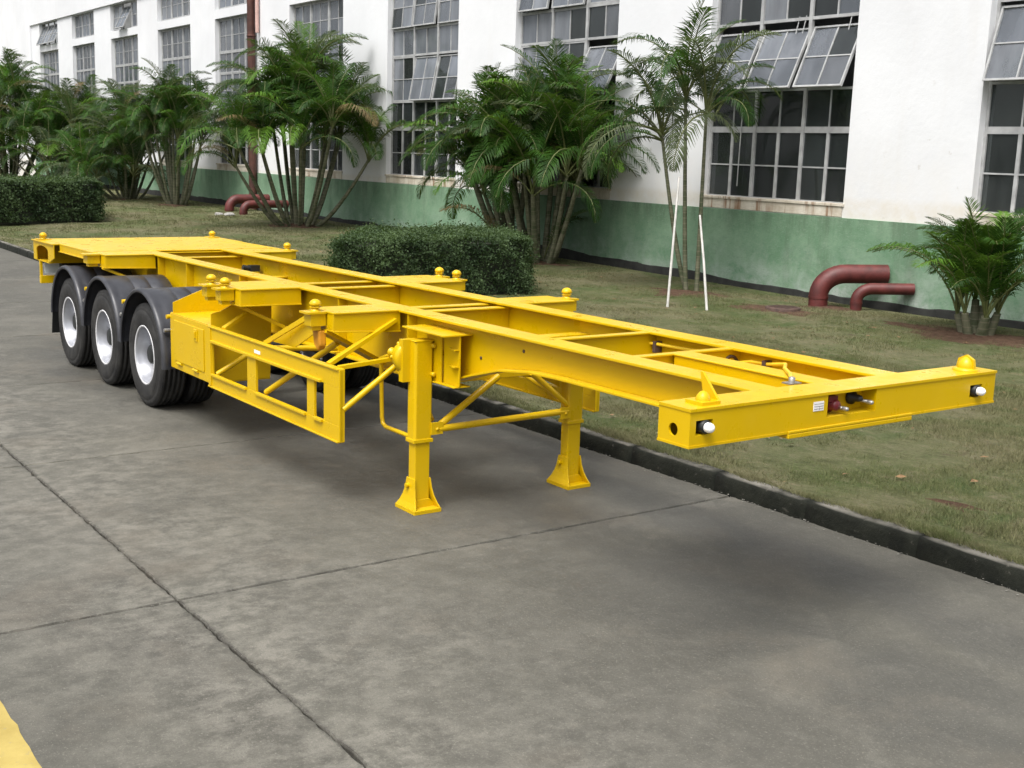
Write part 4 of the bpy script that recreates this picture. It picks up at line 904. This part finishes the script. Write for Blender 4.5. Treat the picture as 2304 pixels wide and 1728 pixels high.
# side guards and tool box
def guard(sg):
    b = MB(); y = sg*1.20; a, c = min(y-.012, y+.012), max(y-.012, y+.012)
    xs = [(-6.16, -6.085), (-5.30, -5.12), (-4.155, -4.03), (-3.87, -3.60)]
    b.box(-6.16, -3.60, a, c, .905, 1.035); b.box(-6.16, -3.60, a, c, .51, .622)
    for (u, v) in xs: b.box(u, v, a+.001, c-.001, .622, .905)
    yo = min(y-sg*.012, y+sg*.05); yo2 = max(y-sg*.012, y+sg*.05); lip = sorted((y-sg*.03, y+sg*.026))
    for (z, xe_) in ((1.041, -3.62), (.503, -3.62)): b.bar((-6.16, sum(lip)/2, z), (xe_, sum(lip)/2, z), lip[1]-lip[0], .014)
    for (z, u, v) in ((.915, -6.085, -3.90), (.615, -6.085, -5.31), (.615, -5.11, -4.16), (.615, -4.02, -3.88)): b.bar((u, y+sg*.018, z), (v, y+sg*.018, z), .03, .022)
    b.bar((-3.607, y-sg*.004, .505), (-3.607, y-sg*.004, 1.045), .014, .045, (0, 1, 0)); b.bar((-6.12, y+sg*.006, .515), (-6.12, y+sg*.006, 1.03), .05, .034, (0, 1, 0))
    g_ = P(b, 'side_guard', bevel=.003)
    def st(p0, p1, w=.045, h=.045, round_=True, name='guard_stay'):
        q = MB(); p0 = (p0[0], sg*p0[1], p0[2]); p1 = (p1[0], sg*p1[1], p1[2])
        if round_: q.tube([p0, p1], w/2, 10)
        else: q.bar(p0, p1, w, h)
        P(q, name, parent=tr, bevel=0 if round_ else .002)
    st((-3.85, 1.18, 1.045), (-3.88, .60, 1.345), .055, .03, False)
    st((-5.00, 1.18, 1.045), (-4.2, 1.12, 1.385), .02, .04, False)
    st((-5.88, 1.18, 1.05), (-5.95, .92, 1.18), .05, .03, False)
    st((-4.98, 1.18, .64), (-4.16, .95, 1.15), .05)
    st((-6.05, 1.18, .62), (-5.95, .92, .80), .05)
    st((-3.67, 1.19, 1.048), (-3.68, .60, 1.09), .042, .03, False)
    st((-3.61, 1.185, .745), (-3.64, .60, 1.12), .046)
    st((-5.86, 1.12, 1.285), (-5.74, .55, 1.0), .13, .03, False, 'outrigger_brace')
    st((-4.05, 1.14, 1.27), (-4.2, .55, .96), .12, .03, False, 'outrigger_brace')
    st((-9.6, 1.12, 1.27), (-9.45, .55, 1.02), .13, .03, False, 'outrigger_brace')
    st((-5.0, 1.14, 1.0), (-4.95, .55, .97), .05, .05, True)
    q = MB(); q.prism([(-5.02, 1.05), (-4.25, 1.375), (-4.25, 1.22), (-4.6, 1.06)], 'xz', *sorted((sg*1.09, sg*1.10))); P(q, 'gusset_plate', bevel=0)
    q = MB(); q.prism([(-4.13, 1.274), (-4.01, 1.274), (-4.0, 1.16), (-4.04, 1.12), (-4.10, 1.16)], 'xz', *sorted((sg*1.12, sg*1.18))); P(q, 'lock_handle', M['orange'], bevel=.012)
    return g_
for sg in (-1, 1): guard(sg)
b = MB(); b.box(-5.14, -5.02, -1.2145, -1.2125, .948, .975); P(b, 'sticker', M['label'], bevel=0)
for sg in (-1, 1):
    b = MB(); ya, yb = sg*1.195, sg*.62; lo, hi = sorted((ya, yb)); yf = sg*1.20
    b.box(-7.18, -6.17, min(yf, yf-sg*.012), max(yf, yf-sg*.012), .52, 1.04); b.box(-7.18, -6.17, lo, hi, 1.04, 1.049); b.box(-7.18, -6.17, lo, hi, .515, .524)
    b.prism([(sg*1.185, .525), (sg*.62, .525), (sg*.60, 1.24), (sg*.95, 1.24), (sg*1.09, 1.17), (sg*1.185, 1.15)], 'yz', -6.176, -6.166); b.box(-7.18, -7.17, min(sg*1.185, sg*.62), max(sg*1.185, sg*.62), .525, 1.039)
    tb = P(b, 'tool_box', bevel=.003)
    y = sg*1.20; f = lambda d0, d1: sorted((y+sg*d0, y+sg*d1))
    d = MB(); d.box(-7.06, -6.30, *f(.0005, .009), .60, .99); dr = P(d, 'door', parent=tb, bevel=.006)
    for x in (-6.92, -6.5):
        d = MB(); d.tube([(x-.06, y+sg*.012, .585), (x+.06, y+sg*.012, .585)], .013, 8); P(d, 'hinge', parent=tb, bevel=0)
    d = MB(); d.box(-6.52, -6.44, *f(.009, .018), .86, .97); d.box(-6.495, -6.465, *f(.018, .03), .89, .95); P(d, 'latch', parent=tb, bevel=.003)
    b = MB(); b.prism([(sg*1.195, 1.05), (sg*1.195, 1.15), (sg*.84, 1.285), (sg*.60, 1.35), (sg*.60, 1.05)], 'yz', -7.115, -7.105); P(b, 'splash_plate', bevel=0)

# axles: wheels, fenders, mud flaps, suspension
XA, SPX, WR = -7.90, 1.36, .528
RC = .53
b = MB(); tp = [(.300, .115), (.306, .134), (.325, .140), (.37, .146), (.42, .147), (.455, .141), (.462, .136), (.47, .139), (.495, .131), (.512, .122), (.516, .116), (.520, .117), (.526, .105)]
prof_t = [(r, -o) for r, o in tp]
for o in (-.075, -.025, .025, .075): prof_t += [(.528, o-.009), (.516, o-.006), (.516, o+.006), (.528, o+.009)]
prof_t += [(r, o) for r, o in reversed(tp)]
b.lathe(prof_t, (0, 0, 0), 'y', 56)
for k in range(72):
    for sd in (-1, 1):
        g = 2*math.pi*k/72; c, s = math.cos(g), math.sin(g); q = []
        for (r, o) in ((.498, .128), (.523, .112)):
            for w_ in (-.012, .012): q.append((r*c-w_*s, sd*(o+.006), r*s+w_*c))
        b.add(q, [(0, 1, 3, 2)])
for (r0_, a0_, n_) in ((.41, 1.15, 9), (.41, 4.3, 9)):       # raised sidewall lettering too blurred to read: plain ribs
    for k in range(n_):
        g = a0_+k*.085; c, s = math.cos(g), math.sin(g); q = []
        for r in (r0_-.018, r0_+.018):
            for w_ in (-.011, .011): q.append((r*c-w_*s, -.1495, r*s+w_*c))
        b.add(q, [(0, 1, 3, 2)])
whl = thing('wheel', (0, 0, 0), None, None); whl.parent = tr
tyre_me = b.build('tyre', M['tyre'], origin=(0, 0, 0)); 
b = MB(); b.lathe([(.296, -.116), (.302, -.128), (.297, -.136), (.288, -.130), (.281, -.112), (.276, -.07), (.268, -.055), (.264, .03), (.255, .055), (.225, .085), (.19, .098), (.12, .10), (.105, .095), (.105, .14), (.26, .14), (.296, .12)], (0, 0, 0), 'y', 48)
rim_me = b.build('rim', M['rim'], origin=(0, 0, 0))
b = MB(); b.lathe([(.286, -.131), (.296, -.139), (.304, -.136), (.306, -.128)], (0, 0, 0), 'y', 48); fl_me = b.build('rim_edge', M['flange'], origin=(0, 0, 0))
b = MB(); b.lathe([(.125, .095), (.125, -.02), (.11, -.035), (.10, -.04), (.095, -.07), (.08, -.08), (0, -.08)], (0, 0, 0), 'y', 24)
for k in range(10):
    g = 2*math.pi*k/10; b.lathe([(.016, .1), (.016, .06), (.009, .058), (.009, .04), (0, .04)], (.145*math.cos(g), 0, .145*math.sin(g)), 'y', 6)
hub_me = b.build('hub', M['black'], origin=(0, 0, 0))
def wheel(x, y, flip, rot):
    w = thing('wheel', (x, y, WR), None, None); w.parent = tr; w.location = Vector((x, y, WR))-Vector((-6, 0, 0)); w.rotation_euler = (0, rot, math.pi if flip else 0)
    for src in (tyre_me, rim_me, fl_me, hub_me):
        put(src.name.split('.')[0], src.data, w, (0, 0, 0))
bpy.data.objects.remove(whl)
for i in range(3):
    xa = XA-SPX*i
    for sg in (-1, 1):
        wheel(xa, sg*1.09, sg > 0, random.uniform(0, 6)); wheel(xa, sg*.765, sg < 0, random.uniform(0, 6))
for o in (tyre_me, rim_me, fl_me, hub_me): bpy.data.objects.remove(o)
for i in range(3):
    xa = XA-SPX*i
    for sg in (-1, 1):
        b = MB(); pr_ = [(.635, 1.262), (.648, 1.272), (.664, 1.270), (.676, 1.255), (.681, 1.235), (.676, 1.20), (.672, 1.17), (.674, 1.15), (.672, .985), (.664, .98), (.664, .97), (.672, .965), (.672, .80), (.664, .795), (.664, .785), (.672, .78), (.672, .56), (.655, .556), (.660, .57), (.660, 1.20), (.655, 1.24), (.635, 1.256), (.635, 1.262)]
        b.lathe([(r, sg*o) for r, o in pr_], (xa, 0, RC), 'y', 40, R(-4) if i == 0 else R(4), R(176))
        fd = P(b, 'fender', M['fender'], bevel=0)
        b = MB(); b.tube([(xa+.635, sg*1.235, .86), (xa+.635, sg*.70, .86)], .02, 8); P(b, 'fender_bracket', M['steel'], bevel=0)
        b = MB(); xx = xa+.685-.02*0; zz = 1.0
        b.tube([(xx, sg*1.225, zz), (xx, sg*1.05, zz+.005)], .022, 10); b.tube([(xx, sg*1.03, zz+.005), (xx, sg*.55, zz+.01)], .022, 10); fr_ = P(b, 'fender_rod', bevel=0)
        b = MB(); b.tube([(xx, sg*1.07, zz+.003), (xx, sg*1.02, zz+.005)], .03, 10); P(b, 'rod_clamp', M['black'], fr_, bevel=0)
    b = MB(); b.tube([(xa, -.95, WR), (xa, .95, WR)], .075, 14); P(b, 'axle', M['black'], bevel=0)
    for sg in (-1, 1):
        b = MB()
        for k in range(7): b.box(xa-.6+.06*k, xa+.6-.06*k, sg*.5-.04, sg*.5+.04, WR+.10+.014*k, WR+.112+.014*k)
        P(b, 'leaf_spring', M['black'], bevel=0)
        b = MB(); b.prism([(xa+.57, .945), (xa+.80, .945), (xa+.74, .60), (xa+.62, .60)], 'xz', *sorted((sg*.45, sg*.56))); P(b, 'spring_hanger', bevel=.004)
for sg in (-1, 1):
    xa = XA-2*SPX; b = MB(); b.prism([(xa-.672, .58), (xa-.655, .58), (xa-.72, .31), (xa-.735, .31)], 'xz', *sorted((sg*1.25, sg*.58))); P(b, 'mud_flap', M['black'], bevel=0)
# air tanks and valves hidden in the frame
b = MB(); b.tube([(-6.9, -.16, .86), (-6.0, -.16, .86)], .13, 20); P(b, 'air_tank', M['black'], bevel=0)
b = MB(); b.tube([(-6.9, .2, .86), (-6.0, .2, .86)], .13, 20); P(b, 'air_tank', M['black'], bevel=0)
b = MB(); b.box(-9.0, -8.9, .36, .47, 1.24, 1.31); b.tube([(-8.95, .38, 1.27), (-8.95, .28, 1.29)], .03, 10); P(b, 'relay_valve', M['black'], bevel=0)
# round holes in the beam web: flush plugs
for (x, z) in ((-2.35, 1.31), (-2.86, 1.19), (-3.72, 1.29)): b = MB(); b.lathe([(.012, 0), (.012, -.004), (0, -.004)], (x, -BW+.02-.009, z), 'y', 10); P(b, 'drain_plug', M['iron'], bevel=0)
